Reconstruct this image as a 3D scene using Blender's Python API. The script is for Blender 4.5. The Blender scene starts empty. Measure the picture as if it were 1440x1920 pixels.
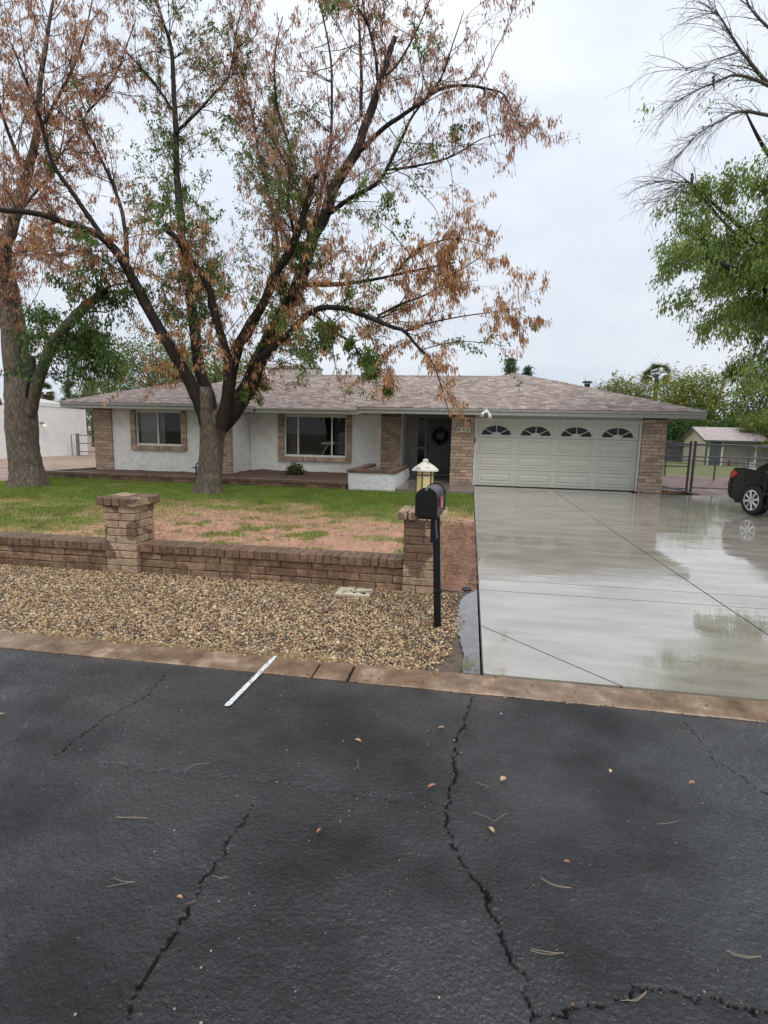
import bpy, bmesh, math, random
import numpy as np
from mathutils import Vector, Matrix, noise as mnoise
random.seed(7); rng = np.random.default_rng(7)
S = bpy.context.scene
C = S.collection
R_ = math.radians

# ------------------------------------------------------------------ camera
F_PX, PITCH, YAW, ROLL, CAM_H = 993.34, .146719, -.157547, .0232324, 1.6   # focal in pixels of a 1440x1920 frame
_cy, _sy = math.cos(YAW), math.sin(YAW)
_f = np.array([_sy*math.cos(PITCH), _cy*math.cos(PITCH), -math.sin(PITCH)])
_rt = np.array([_cy, -_sy, 0.]); _up = np.cross(_rt, _f)
_c, _s = math.cos(ROLL), math.sin(ROLL)
CR, CU = _c*_rt + _s*_up, -_s*_rt + _c*_up
cam_d = bpy.data.cameras.new("camera"); cam = bpy.data.objects.new("camera", cam_d); C.objects.link(cam)
cam_d.sensor_fit = 'VERTICAL'; cam_d.sensor_height = 36.0; cam_d.lens = 36.0*F_PX/1920.0
cam_d.clip_end = 2000; cam_d.clip_start = .05
cam.matrix_world = Matrix(((CR[0], CU[0], -_f[0], 0), (CR[1], CU[1], -_f[1], 0), (CR[2], CU[2], -_f[2], CAM_H), (0, 0, 0, 1)))
S.camera = cam
def at(u, v, Y):
    """point seen at photo pixel (u, v) on the vertical plane y = Y (used to measure the place)"""
    d = (u-720)/F_PX*CR - (v-960)/F_PX*CU + _f
    return d*(Y/d[1]) + np.array([0, 0, CAM_H])

# ------------------------------------------------------------------ world, sun, exposure
SUN_EL, SUN_AZ = R_(50), R_(152)          # azimuth clockwise from +Y: behind the camera
W = bpy.data.worlds.new("World"); S.world = W; W.use_nodes = True
nt = W.node_tree; nt.nodes.clear()
def N(tree, t, **kw):
    n = tree.nodes.new(t)
    for k, v in kw.items():
        setattr(n, k, v)
    return n
wo = N(nt, 'ShaderNodeOutputWorld'); bg = N(nt, 'ShaderNodeBackground'); bg.inputs['Strength'].default_value = .1
sky = N(nt, 'ShaderNodeTexSky', sky_type='NISHITA', sun_disc=False, sun_elevation=SUN_EL, sun_rotation=SUN_AZ)
tc = N(nt, 'ShaderNodeTexCoord'); sp = N(nt, 'ShaderNodeSeparateXYZ'); nt.links.new(tc.outputs['Generated'], sp.inputs[0])
ov = N(nt, 'ShaderNodeMapRange'); ov.inputs['From Min'].default_value = 0; ov.inputs['From Max'].default_value = 1
ov.inputs['To Min'].default_value = .92; ov.inputs['To Max'].default_value = 1.5   # overcast: the zenith is brighter than the horizon
nt.links.new(sp.outputs['Z'], ov.inputs['Value'])
mp = N(nt, 'ShaderNodeMapping'); mp.inputs['Scale'].default_value = (1.2, 1.2, 3.2); nt.links.new(tc.outputs['Generated'], mp.inputs[0])
no = N(nt, 'ShaderNodeTexNoise'); no.inputs['Scale'].default_value = 1.6; no.inputs['Detail'].default_value = 5; no.inputs['Roughness'].default_value = .55
nt.links.new(mp.outputs[0], no.inputs['Vector'])
nr = N(nt, 'ShaderNodeValToRGB'); nr.color_ramp.elements[0].position = .36; nr.color_ramp.elements[1].position = .68
nr.color_ramp.elements[0].color = (5.35, 5.85, 6.65, 1); nr.color_ramp.elements[1].color = (6.95, 7.25, 7.7, 1)
nt.links.new(no.outputs['Fac'], nr.inputs[0])
mu = N(nt, 'ShaderNodeMix', data_type='RGBA', blend_type='MULTIPLY'); mu.inputs[0].default_value = 1
nt.links.new(nr.outputs[0], mu.inputs[6]); nt.links.new(ov.outputs[0], mu.inputs[7])
mx = N(nt, 'ShaderNodeMix', data_type='RGBA'); mx.inputs[0].default_value = .93
nt.links.new(sky.outputs[0], mx.inputs[6]); nt.links.new(mu.outputs[2], mx.inputs[7])
nt.links.new(mx.outputs[2], bg.inputs[0]); nt.links.new(bg.outputs[0], wo.inputs[0])
sl = bpy.data.lights.new("sun", 'SUN'); sl.energy = 1.5; sl.angle = R_(42); sl.color = (1, .97, .93)
so = bpy.data.objects.new("sun", sl); C.objects.link(so)
sd = Vector((math.sin(SUN_AZ)*math.cos(SUN_EL), math.cos(SUN_AZ)*math.cos(SUN_EL), math.sin(SUN_EL)))
so.rotation_euler = sd.to_track_quat('Z', 'Y').to_euler()
S.view_settings.view_transform = 'Standard'; S.view_settings.look = 'None'
S.view_settings.exposure = .36; S.view_settings.gamma = 1; S.view_settings.use_curve_mapping = False
S.cycles.max_bounces = 6; S.cycles.transparent_max_bounces = 8; S.cycles.use_denoising = True

# ------------------------------------------------------------------ helpers: tags, meshes
def tag(o, label=None, cat=None, group=None, kind=None):
    if label: o['label'] = label
    if cat: o['category'] = cat
    if group: o['group'] = group
    if kind: o['kind'] = kind
    return o
def empty(name, label, cat, loc=(0, 0, 0), group=None, kind=None):
    o = bpy.data.objects.new(name, None); C.objects.link(o); o.location = loc; o.empty_display_size = .2
    return tag(o, label, cat, group, kind)
def link(name, me, parent=None, loc=None, rot=None):
    o = bpy.data.objects.new(name, me); C.objects.link(o)
    if parent is not None:
        o.parent = parent
        pl = world_loc(parent)
        if loc is None:            # mesh is in world coordinates
            o.location = -pl
        else:
            o.location = Vector(loc) - pl
    elif loc is not None:
        o.location = loc
    if rot is not None: o.rotation_euler = rot
    return o
def world_loc(o):
    v = Vector(o.location)
    while o.parent is not None:
        o = o.parent; v = v + Vector(o.location)
    return v
def np_mesh(name, V, faces, mat, col=None, smooth=False):
    """faces: list of int arrays (n,3) or (n,4)"""
    me = bpy.data.meshes.new(name)
    V = np.asarray(V, dtype=np.float32)
    faces = [np.asarray(f, dtype=np.int32) for f in faces if len(f)]
    tot = np.concatenate([np.full(len(f), f.shape[1], np.int32) for f in faces])
    loops = np.concatenate([f.ravel() for f in faces])
    me.vertices.add(len(V)); me.vertices.foreach_set('co', V.ravel())
    me.loops.add(len(loops)); me.loops.foreach_set('vertex_index', loops)
    me.polygons.add(len(tot)); st = np.concatenate([[0], np.cumsum(tot)[:-1]]).astype(np.int32)
    me.polygons.foreach_set('loop_start', st); me.polygons.foreach_set('loop_total', tot)
    if smooth: me.polygons.foreach_set('use_smooth', np.ones(len(tot), bool))
    me.update(calc_edges=True)
    if col is not None:
        a = me.color_attributes.new('col', 'FLOAT_COLOR', 'POINT')
        c = np.ones((len(V), 4), np.float32); c[:, :3] = col
        a.data.foreach_set('color', c.ravel())
    for m in (mat if isinstance(mat, (list, tuple)) else [mat]): me.materials.append(m)
    return me
class MB:
    """collects simple solids into one mesh"""
    def __init__(self): self.bm = bmesh.new()
    def box(self, x0, x1, y0, y1, z0, z1, bev=0):
        r = bmesh.ops.create_cube(self.bm, size=1)
        for v in r['verts']:
            v.co = Vector(((x0+x1)/2+v.co.x*(x1-x0), (y0+y1)/2+v.co.y*(y1-y0), (z0+z1)/2+v.co.z*(z1-z0)))
        if bev:
            es = list({e for v in r['verts'] for e in v.link_edges})
            bmesh.ops.bevel(self.bm, geom=es, offset=bev, segments=1, affect='EDGES', clamp_overlap=True)
        return self
    def tube(self, pts, r, sides=8, cap=True):
        pts = [Vector(p) for p in pts]; rs = r if isinstance(r, (list, tuple)) else [r]*len(pts)
        rings = []
        for i, p in enumerate(pts):
            t = (pts[min(i+1, len(pts)-1)] - pts[max(i-1, 0)]).normalized()
            a = t.cross(Vector((0, 0, 1)) if abs(t.z) < .9 else Vector((1, 0, 0))).normalized(); b = t.cross(a)
            rings.append([self.bm.verts.new(p + (a*math.cos(2*math.pi*k/sides) + b*math.sin(2*math.pi*k/sides))*rs[i]) for k in range(sides)])
        for i in range(len(rings)-1):
            for k in range(sides):
                self.bm.faces.new((rings[i][k], rings[i][(k+1) % sides], rings[i+1][(k+1) % sides], rings[i+1][k]))
        if cap:
            self.bm.faces.new(rings[0][::-1]); self.bm.faces.new(rings[-1])
        return self
    def prism(self, poly, axis, a0, a1):
        """poly: 2D outline; axis 'x','y','z' the extrusion axis"""
        def P(u, v, a): return {'x': (a, u, v), 'y': (u, a, v), 'z': (u, v, a)}[axis]
        A = [self.bm.verts.new(P(u, v, a0)) for u, v in poly]; B = [self.bm.verts.new(P(u, v, a1)) for u, v in poly]
        self.bm.faces.new(A); self.bm.faces.new(B[::-1]); n = len(poly)
        for i in range(n): self.bm.faces.new((A[i], B[i], B[(i+1) % n], A[(i+1) % n]))
        return self
    def quad(self, *p):
        self.bm.faces.new([self.bm.verts.new(q) for q in p]); return self
    def me(self, name, mat, smooth=False):
        bmesh.ops.recalc_face_normals(self.bm, faces=self.bm.faces)
        me = bpy.data.meshes.new(name); self.bm.to_mesh(me); self.bm.free(); me.materials.append(mat)
        if smooth:
            for p in me.polygons: p.use_smooth = True
        return me
    def build(self, name, mat, parent=None, smooth=False, loc=None, rot=None):
        return link(name, self.me(name, mat, smooth), parent, loc, rot)

# ------------------------------------------------------------------ helpers: materials
def pmat(name, stops, scale=8, rough=(.6, .8), bump=0, bscale=None, spec=.5, coat=0, coat_r=.05, detail=5, stretch=(1, 1, 1), rand=0, metal=0, attr=None, ior=1.5, dist=0.0, spots=None):
    m = bpy.data.materials.new(name); m.use_nodes = True; t = m.node_tree; L = t.links
    b = t.nodes['Principled BSDF']
    g = N(t, 'ShaderNodeNewGeometry'); mp = N(t, 'ShaderNodeMapping'); mp.inputs['Scale'].default_value = stretch
    L.new(g.outputs['Position'], mp.inputs[0])
    n = N(t, 'ShaderNodeTexNoise'); n.inputs['Scale'].default_value = scale; n.inputs['Detail'].default_value = detail; n.inputs['Roughness'].default_value = .62
    n.inputs['Distortion'].default_value = dist
    L.new(mp.outputs[0], n.inputs['Vector'])
    cr = N(t, 'ShaderNodeValToRGB')
    while len(cr.color_ramp.elements) < len(stops): cr.color_ramp.elements.new(.5)
    for e, (p, c) in zip(cr.color_ramp.elements, stops): e.position = p; e.color = (*c, 1)
    L.new(n.outputs['Fac'], cr.inputs[0]); out = cr.outputs[0]
    if attr:
        a = N(t, 'ShaderNodeVertexColor', layer_name=attr); mm = N(t, 'ShaderNodeMix', data_type='RGBA', blend_type='MULTIPLY'); mm.inputs[0].default_value = 1
        L.new(out, mm.inputs[6]); L.new(a.outputs[0], mm.inputs[7]); out = mm.outputs[2]
    if spots:      # (scale, threshold lo, hi, colour): a second, larger stain layer
        n3 = N(t, 'ShaderNodeTexNoise'); n3.inputs['Scale'].default_value = spots[0]; n3.inputs['Detail'].default_value = 4; L.new(g.outputs['Position'], n3.inputs['Vector'])
        r3 = N(t, 'ShaderNodeMapRange', interpolation_type='SMOOTHSTEP'); r3.inputs['From Min'].default_value = spots[1]; r3.inputs['From Max'].default_value = spots[2]; L.new(n3.outputs['Fac'], r3.inputs[0])
        m3 = N(t, 'ShaderNodeMix', data_type='RGBA', blend_type='MULTIPLY'); L.new(r3.outputs[0], m3.inputs[0]); L.new(out, m3.inputs[6]); m3.inputs[7].default_value = (*spots[3], 1); out = m3.outputs[2]
    if rand:
        oi = N(t, 'ShaderNodeObjectInfo'); mr = N(t, 'ShaderNodeMapRange'); mr.inputs['To Min'].default_value = 1-rand; mr.inputs['To Max'].default_value = 1+rand
        hs = N(t, 'ShaderNodeHueSaturation'); L.new(oi.outputs['Random'], mr.inputs[0]); L.new(mr.outputs[0], hs.inputs['Value']); L.new(out, hs.inputs['Color']); out = hs.outputs[0]
    L.new(out, b.inputs['Base Color'])
    rr = N(t, 'ShaderNodeMapRange'); rr.inputs['From Min'].default_value = .3; rr.inputs['From Max'].default_value = .7
    rr.inputs['To Min'].default_value = rough[0]; rr.inputs['To Max'].default_value = rough[1]; L.new(n.outputs['Fac'], rr.inputs[0]); L.new(rr.outputs[0], b.inputs['Roughness'])
    b.inputs['Specular IOR Level'].default_value = spec; b.inputs['Metallic'].default_value = metal; b.inputs['IOR'].default_value = ior
    b.inputs['Coat Weight'].default_value = coat; b.inputs['Coat Roughness'].default_value = coat_r
    if bump:
        n2 = N(t, 'ShaderNodeTexNoise'); n2.inputs['Scale'].default_value = bscale or scale*4; n2.inputs['Detail'].default_value = 4; L.new(mp.outputs[0], n2.inputs['Vector'])
        bp = N(t, 'ShaderNodeBump'); bp.inputs['Strength'].default_value = 1; bp.inputs['Distance'].default_value = bump
        L.new(n2.outputs['Fac'], bp.inputs['Height']); L.new(bp.outputs[0], b.inputs['Normal'])
    return m
def flat(name, c, rough=.6, **k):
    v = k.pop('var', .12)
    return pmat(name, [(.3, tuple(x*(1-v) for x in c)), (.7, tuple(min(1, x*(1+v)) for x in c))], scale=k.pop('scale', 6), rough=(rough*.9, min(1, rough*1.1)), **k)
def leafmat(name, trans=.5):
    m = bpy.data.materials.new(name); m.use_nodes = True; t = m.node_tree; t.nodes.clear(); L = t.links
    o = N(t, 'ShaderNodeOutputMaterial'); a = N(t, 'ShaderNodeVertexColor', layer_name='col')
    d = N(t, 'ShaderNodeBsdfPrincipled'); d.inputs['Roughness'].default_value = .45; d.inputs['Specular IOR Level'].default_value = .4
    tr = N(t, 'ShaderNodeBsdfTranslucent'); mx = N(t, 'ShaderNodeMixShader'); mx.inputs[0].default_value = trans
    L.new(a.outputs[0], d.inputs['Base Color']); L.new(a.outputs[0], tr.inputs[0]); L.new(d.outputs[0], mx.inputs[1]); L.new(tr.outputs[0], mx.inputs[2]); L.new(mx.outputs[0], o.inputs[0])
    return m
def glassmat(name, tint=(.8, .85, .85), refl=1.5):
    m = bpy.data.materials.new(name); m.use_nodes = True; t = m.node_tree; t.nodes.clear(); L = t.links
    o = N(t, 'ShaderNodeOutputMaterial'); tr = N(t, 'ShaderNodeBsdfTransparent'); tr.inputs[0].default_value = (*tint, 1)
    gl = N(t, 'ShaderNodeBsdfGlossy'); gl.inputs['Roughness'].default_value = .02; fr = N(t, 'ShaderNodeFresnel'); fr.inputs[0].default_value = refl
    mx = N(t, 'ShaderNodeMixShader'); L.new(fr.outputs[0], mx.inputs[0]); L.new(tr.outputs[0], mx.inputs[1]); L.new(gl.outputs[0], mx.inputs[2]); L.new(mx.outputs[0], o.inputs[0])
    return m
STUCCO = pmat('stucco', [(.3, (.61, .605, .55)), (.5, (.72, .71, .65)), (.7, (.79, .78, .725))], scale=5, rough=(.75, .9), bump=.022, bscale=20, spec=.3, spots=(1.1, .5, .72, (.84, .84, .81)))
STUCCO_ROUGH = pmat('stucco_rough', [(.3, (.66, .67, .64)), (.7, (.84, .84, .82))], scale=9, rough=(.7, .9), bump=.03, bscale=22, spec=.3)
TRIM = flat('grey_trim_paint', (.30, .305, .265), .5)
GDOOR = flat('garage_door_paint', (.48, .468, .402), .42, var=.025)
HEADER = flat('header_paint', (.385, .378, .325), .55)
SOFFIT = flat('soffit_paint', (.30, .29, .27), .8)
BRICK = pmat('slump_brick', [(.3, (.27, .185, .13)), (.7, (.46, .345, .25))], scale=14, rough=(.7, .9), bump=.01, bscale=45, rand=.28)
BRICK_WET = pmat('garden_brick', [(.3, (.14, .083, .046)), (.7, (.30, .19, .112))], scale=14, rough=(.4, .75), bump=.014, bscale=55, rand=.20, spots=(2.2, .5, .56, (.62, .55, .5)))
BRICK_PILLAR = pmat('pillar_brick', [(.3, (.25, .165, .10)), (.7, (.47, .335, .22))], scale=14, rough=(.45, .8), bump=.016, bscale=55, rand=.12, spots=(3.1, .5, .54, (.42, .36, .33)))
BRICK_CAP = pmat('cap_brick', [(.3, (.11, .062, .037)), (.7, (.215, .128, .08))], scale=12, rough=(.3, .6), bump=.012, bscale=50, rand=.22)
MORTAR = flat('mortar', (.13, .095, .07), .9, bump=.003, bscale=80)
MORTAR_DK = flat('dark_mortar', (.04, .026, .018), .8, bump=.003, bscale=80)
WINFRAME = flat('window_frame_cream', (.62, .59, .50), .4)
GLASS = glassmat('window_glass')
DARKGLASS = pmat('dark_glass', [(.3, (.004, .005, .009)), (.7, (.008, .009, .014))], scale=1, rough=(.05, .08), spec=.25)
INTERIOR = flat('dark_interior', (.05, .055, .05), .9)
DOORPAINT = flat('front_door_paint', (.085, .085, .08), .5)
PORCHPAINT = flat('porch_panel_paint', (.24, .24, .23), .6)
BLACK = flat('black_paint', (.006, .006, .007), .38, spec=.3, bump=.0012, bscale=220)
STEEL = flat('galvanised_steel', (.16, .16, .165), .45, metal=.5)
DKSTEEL = flat('dark_steel', (.05, .05, .055), .5)
WHITE = flat('white_plastic', (.8, .8, .78), .4)
SHINGLE = pmat('roof_shingles', [(.3, (.72, .72, .72)), (.7, (1, 1, 1))], scale=40, rough=(.42, .6), attr='col', spec=.6, bump=.003, bscale=160)
BARK_T = pmat('trunk_bark', [(.3, (.035, .026, .019)), (.5, (.105, .08, .058)), (.7, (.22, .175, .13))], scale=15, rough=(.7, .9), bump=.03, bscale=30, stretch=(1.6, 1.6, .5), detail=7)
BARK_L = pmat('wet_limb_bark', [(.3, (.008, .006, .005)), (.7, (.036, .026, .02))], scale=10, rough=(.6, .85), spec=.3, bump=.012, bscale=30, stretch=(1, 1, .5))
BARK_G = pmat('grey_twig_bark', [(.3, (.05, .042, .038)), (.7, (.11, .095, .085))], scale=10, rough=(.6, .8))
LEAF = leafmat('leaf')
SOIL = pmat('wet_soil', [(.3, (.05, .026, .016)), (.7, (.13, .07, .045))], scale=9, rough=(.6, .9), bump=.02, bscale=20)

# ------------------------------------------------------------------ setting: ground sheets
def sheet(name, x0, x1, y0, y1, z, mat, label, nx=1, ny=1, hfun=None):
    xs = np.linspace(x0, x1, nx+1); ys = np.linspace(y0, y1, ny+1); X, Y = np.meshgrid(xs, ys)
    Z = np.full_like(X, z) if hfun is None else hfun(X, Y)
    V = np.stack([X, Y, Z], -1).reshape(-1, 3); i = np.arange((nx+1)*(ny+1)).reshape(ny+1, nx+1)
    Q = np.stack([i[:-1, :-1], i[:-1, 1:], i[1:, 1:], i[1:, :-1]], -1).reshape(-1, 4)
    o = link(name, np_mesh(name, V, [Q], mat, smooth=hfun is not None)); return tag(o, label, None, None, 'structure')
GROUND = pmat('far_ground', [(.35, (.20, .13, .09)), (.55, (.24, .18, .12)), (.66, (.07, .10, .03))], scale=.35, rough=(.8, .95), bump=.02, bscale=8)
sheet('ground', -600, 600, -300, 900, -.12, GROUND, 'brown earth stretching away around the houses')
PINKDIRT = pmat('pink_gravel_dirt', [(.35, (.26, .16, .12)), (.5, (.37, .26, .21)), (.64, (.33, .25, .15)), (.72, (.10, .13, .04))], scale=.9, rough=(.7, .9), bump=.02, bscale=25, stretch=(1, .6, 1))
sheet('neighbour_yard', -60, -13.15, 6, 45, -.02, PINKDIRT, 'pinkish dirt and gravel yard left of the lawn')
REDDIRT = pmat('red_wet_dirt', [(.32, (.07, .034, .022)), (.5, (.17, .085, .06)), (.66, (.34, .25, .235))], scale=3.0, rough=(.25, .8), bump=.03, bscale=16)
sheet('side_yard', 5.77, 40, 16.8, 27, -.03, REDDIRT, 'wet reddish dirt yard behind the chain link gate')
BACKLAWN = pmat('back_lawn', [(.35, (.11, .13, .035)), (.6, (.21, .23, .075)), (.75, (.25, .2, .10))], scale=1.6, rough=(.8, .95), bump=.05, bscale=30)
sheet('back_lawn', 5.8, 70, 27, 70, -.03, BACKLAWN, 'green lawn in the back yard round the shed')

def vnoise(X, Y, s, seed=0, octv=4):
    """numpy value noise, 0..1"""
    out = np.zeros_like(X, dtype=float); amp = 1; tot = 0
    for o in range(octv):
        x = X*s + 37.1*o + seed*11.7; y = Y*s + 91.3*o - seed*7.3
        xi = np.floor(x).astype(np.int64); yi = np.floor(y).astype(np.int64); fx = x-xi; fy = y-yi
        fx = fx*fx*(3-2*fx); fy = fy*fy*(3-2*fy)
        def h(a, b):
            n = (a*374761393 + b*668265263 + (o+seed*13)*1274126177) & 0x7fffffff
            n = ((n ^ (n >> 13))*1274126177) & 0x7fffffff
            return ((n ^ (n >> 16)) & 0xffff)/65535.
        v = (h(xi, yi)*(1-fx)+h(xi+1, yi)*fx)*(1-fy) + (h(xi, yi+1)*(1-fx)+h(xi+1, yi+1)*fx)*fy
        out += amp*v; tot += amp; amp *= .5; s *= 2.03
    return out/tot
def sstep(a, b, x):
    t = np.clip((x-a)/(b-a), 0, 1); return t*t*(3-2*t)
def grassiness(X, Y):
    """0 bare red dirt .. 1 dense turf over the front lawn"""
    n = vnoise(X, Y, .9, 3); n2 = vnoise(X, Y, 3.2, 5)
    back = sstep(9.5, 12.0, Y + (n-.5)*3.4 + .16*np.clip(-X-4.5, 0, 4))
    left = sstep(-4.6, -7.2, X + (n-.5)*2.5)*(.28+.5*n2)*sstep(5.6, 7.6, Y)
    near = sstep(.52, .64, n2)*.75*sstep(7.8, 6.2, Y) + sstep(.54, .64, n)*.5*sstep(-3.2, -1.2, X)
    bare = sstep(-.9, -.25, X + (n2-.5)*.5)*sstep(10.4, 9.0, Y)
    g = np.clip(np.maximum.reduce([back, left, near, sstep(.60, .68, n2)*.55]), 0, 1)
    g *= 1-.9*bare
    return g
# lawn soil: colour follows where grass grows, the blades stand on it
nx, ny = 270, 190
xs = np.linspace(-13.2, .14, nx+1); ys = np.linspace(5.4, 14.62, ny+1); X, Y = np.meshgrid(xs, ys)
G = grassiness(X, Y); Z = .012*(vnoise(X, Y, 1.5, 9)-.5)*2 + .02*(vnoise(X, Y, 7, 2)-.5) - .012
i = np.arange((nx+1)*(ny+1)).reshape(ny+1, nx+1); Q = np.stack([i[:-1, :-1], i[:-1, 1:], i[1:, 1:], i[1:, :-1]], -1).reshape(-1, 4)
dn = vnoise(X, Y, 5, 8)[..., None]
dirt = np.array([.50, .275, .185])*(.62+.7*dn); straw = np.array([.42, .31, .15])*(.65+.65*dn); green = np.array([.13, .17, .03])*(.8+.4*dn)
red = np.array([.26, .135, .095])*(.6+.8*dn)
rb = (sstep(-.75, -.2, X)*sstep(10.2, 9.2, Y))[..., None]
dirt = dirt*(1-rb)+red*rb
g1 = sstep(.02, .4, G)[..., None]; g2 = sstep(.35, .85, G)[..., None]
col = (dirt*(1-g1)+straw*g1)*(1-g2)+green*g2
LAWN = pmat('lawn_soil', [(.3, (.72, .72, .72)), (.7, (1.1, 1.1, 1.1))], scale=22, rough=(.7, .95), bump=.02, bscale=45, attr='col')
tag(link('lawn', np_mesh('lawn', np.stack([X, Y, Z], -1).reshape(-1, 3), [Q], LAWN, col=col.reshape(-1, 3), smooth=True)), 'front lawn with bare reddish patches', None, None, 'structure')
# grass blades
nb = 420000
bx = rng.uniform(-13.1, .12, nb); by = rng.uniform(5.5, 14.55, nb)
gg = grassiness(bx, by); keep = rng.random(nb) < np.clip(gg*1.0+.15, 0, 1)*.74; bx, by, gg = bx[keep], by[keep], gg[keep]; nb = len(bx)
ang = rng.uniform(0, 2*np.pi, nb); h = rng.uniform(.02, .062, nb)*(.4+.7*gg)*(.55+.9*vnoise(bx, by, 4.5, 33)); wd = rng.uniform(.004, .008, nb)
lean = rng.normal(0, .03, (nb, 2)); cl = vnoise(bx, by, 2.2, 12); cl2 = vnoise(bx, by, .7, 21)
b0 = np.stack([bx-np.cos(ang)*wd, by-np.sin(ang)*wd, np.full(nb, -.02)], -1); b1 = np.stack([bx+np.cos(ang)*wd, by+np.sin(ang)*wd, np.full(nb, -.02)], -1)
tp = np.stack([bx+lean[:, 0], by+lean[:, 1], h], -1)
dry = np.clip(.06+(.66-gg)*1.5 + (cl-.5)*2.0 + (cl2-.5)*1.6 + rng.normal(0, .16, nb), 0, 1)[:, None]
cb = (np.array([.215, .295, .052])*(1-dry) + np.array([.44, .33, .15])*dry)*rng.uniform(.55, 1.4, (nb, 1))*(.6+.75*vnoise(bx, by, 3.1, 44))[:, None]
V = np.stack([b0, b1, tp], 1).reshape(-1, 3); T = np.arange(3*nb).reshape(-1, 3)
tag(link('grass', np_mesh('grass', V, [T], LEAF, col=np.repeat(cb, 3, 0))), 'short green and straw coloured grass on the front lawn', 'grass', None, 'stuff')

# ------------------------------------------------------------------ road
CRACKS = [  # polylines in metres, half width, depth
 ([(.081, 3.14), (.03, 2.80), (-.008, 2.58), (-.004, 2.40), (-.014, 2.163), (-.03, 2.04), (-.018, 1.963), (.049, 1.816), (.116, 1.708), (.164, 1.561), (.208, 1.47), (.233, 1.393), (.247, 1.315), (.25, 1.20), (.29, .98)], .0072, .016),
 ([(.247, 1.315), (.335, 1.331), (.448, 1.387), (.561, 1.43), (.656, 1.452), (.722, 1.437), (.799, 1.451), (.899, 1.426), (1.3, 1.46), (2.0, 1.40)], .0048, .011),
 ([(-.83, .95), (-.849, 1.104), (-.869, 1.193), (-.864, 1.308), (-.873, 1.418), (-.872, 1.502), (-.87, 1.593), (-.848, 1.698), (-.872, 1.762), (-.848, 1.87), (-.849, 1.984)], .0062, .013),
 ([(-1.94, 2.1), (-1.928, 2.266), (-1.932, 2.478), (-1.89, 2.605), (-1.864, 2.774), (-1.91, 3.022)], .0055, .010),
 ([(-1.785, 2.088), (-1.426, 2.096), (-1.105, 2.099), (-.905, 2.119), (-.549, 2.113), (-.305, 2.107), (-.013, 2.122)], .004, .004),
 ([(1.281, 3.092), (1.29, 2.965), (1.301, 2.79), (1.314, 2.701), (1.374, 2.565), (1.423, 2.478), (1.6, 2.2)], .005, .008)]
step = .0075
xs = np.arange(-3.75, 2.3, step); ys = np.arange(.9, 3.20, step); X, Y = np.meshgrid(xs, ys)
wx = X + (vnoise(X, Y, 22, 4, 3)-.5)*.05+(vnoise(X, Y, 75, 24, 2)-.5)*.016 ; wy = Y + (vnoise(X, Y, 22, 6, 3)-.5)*.05+(vnoise(X, Y, 75, 26, 2)-.5)*.016
crack = np.zeros_like(X); dep = np.zeros_like(X); lip = np.zeros_like(X)
for pts, hw, dp in CRACKS:
    best = np.full(X.shape, 9.)
    for a, b in zip(pts[:-1], pts[1:]):
        ax, ay = a; dx, dy = b[0]-ax, b[1]-ay; t = np.clip(((wx-ax)*dx+(wy-ay)*dy)/(dx*dx+dy*dy), 0, 1)
        best = np.minimum(best, np.hypot(wx-ax-t*dx, wy-ay-t*dy))
    hwn = hw*(.22+.85*vnoise(X, Y, 11, 15, 3))
    k = 1-sstep(hwn*.55, hwn*1.25, best); crack = np.maximum(crack, k*min(1, dp/.008)); dep = np.maximum(dep, k*dp); lip = np.maximum(lip, np.exp(-(best/.045)**2)*.004)
edge = 3.17 + .02*(vnoise(X, Y*0, 6, 31, 4)-.5) + 0*Y
Z = .010*(vnoise(X, Y, 2.2, 1, 3)-.5) + .0042*(vnoise(X, Y, 46, 2, 2)-.5) - dep - lip*.6 + .006
Z = np.where(Y > edge, -.03, Z)
i = np.arange(X.size).reshape(X.shape); Q = np.stack([i[:-1, :-1], i[:-1, 1:], i[1:, 1:], i[1:, :-1]], -1).reshape(-1, 4)
ac = np.stack([crack, lip/.004, np.clip((Y-3.10)/.07, 0, 1)], -1)
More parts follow.
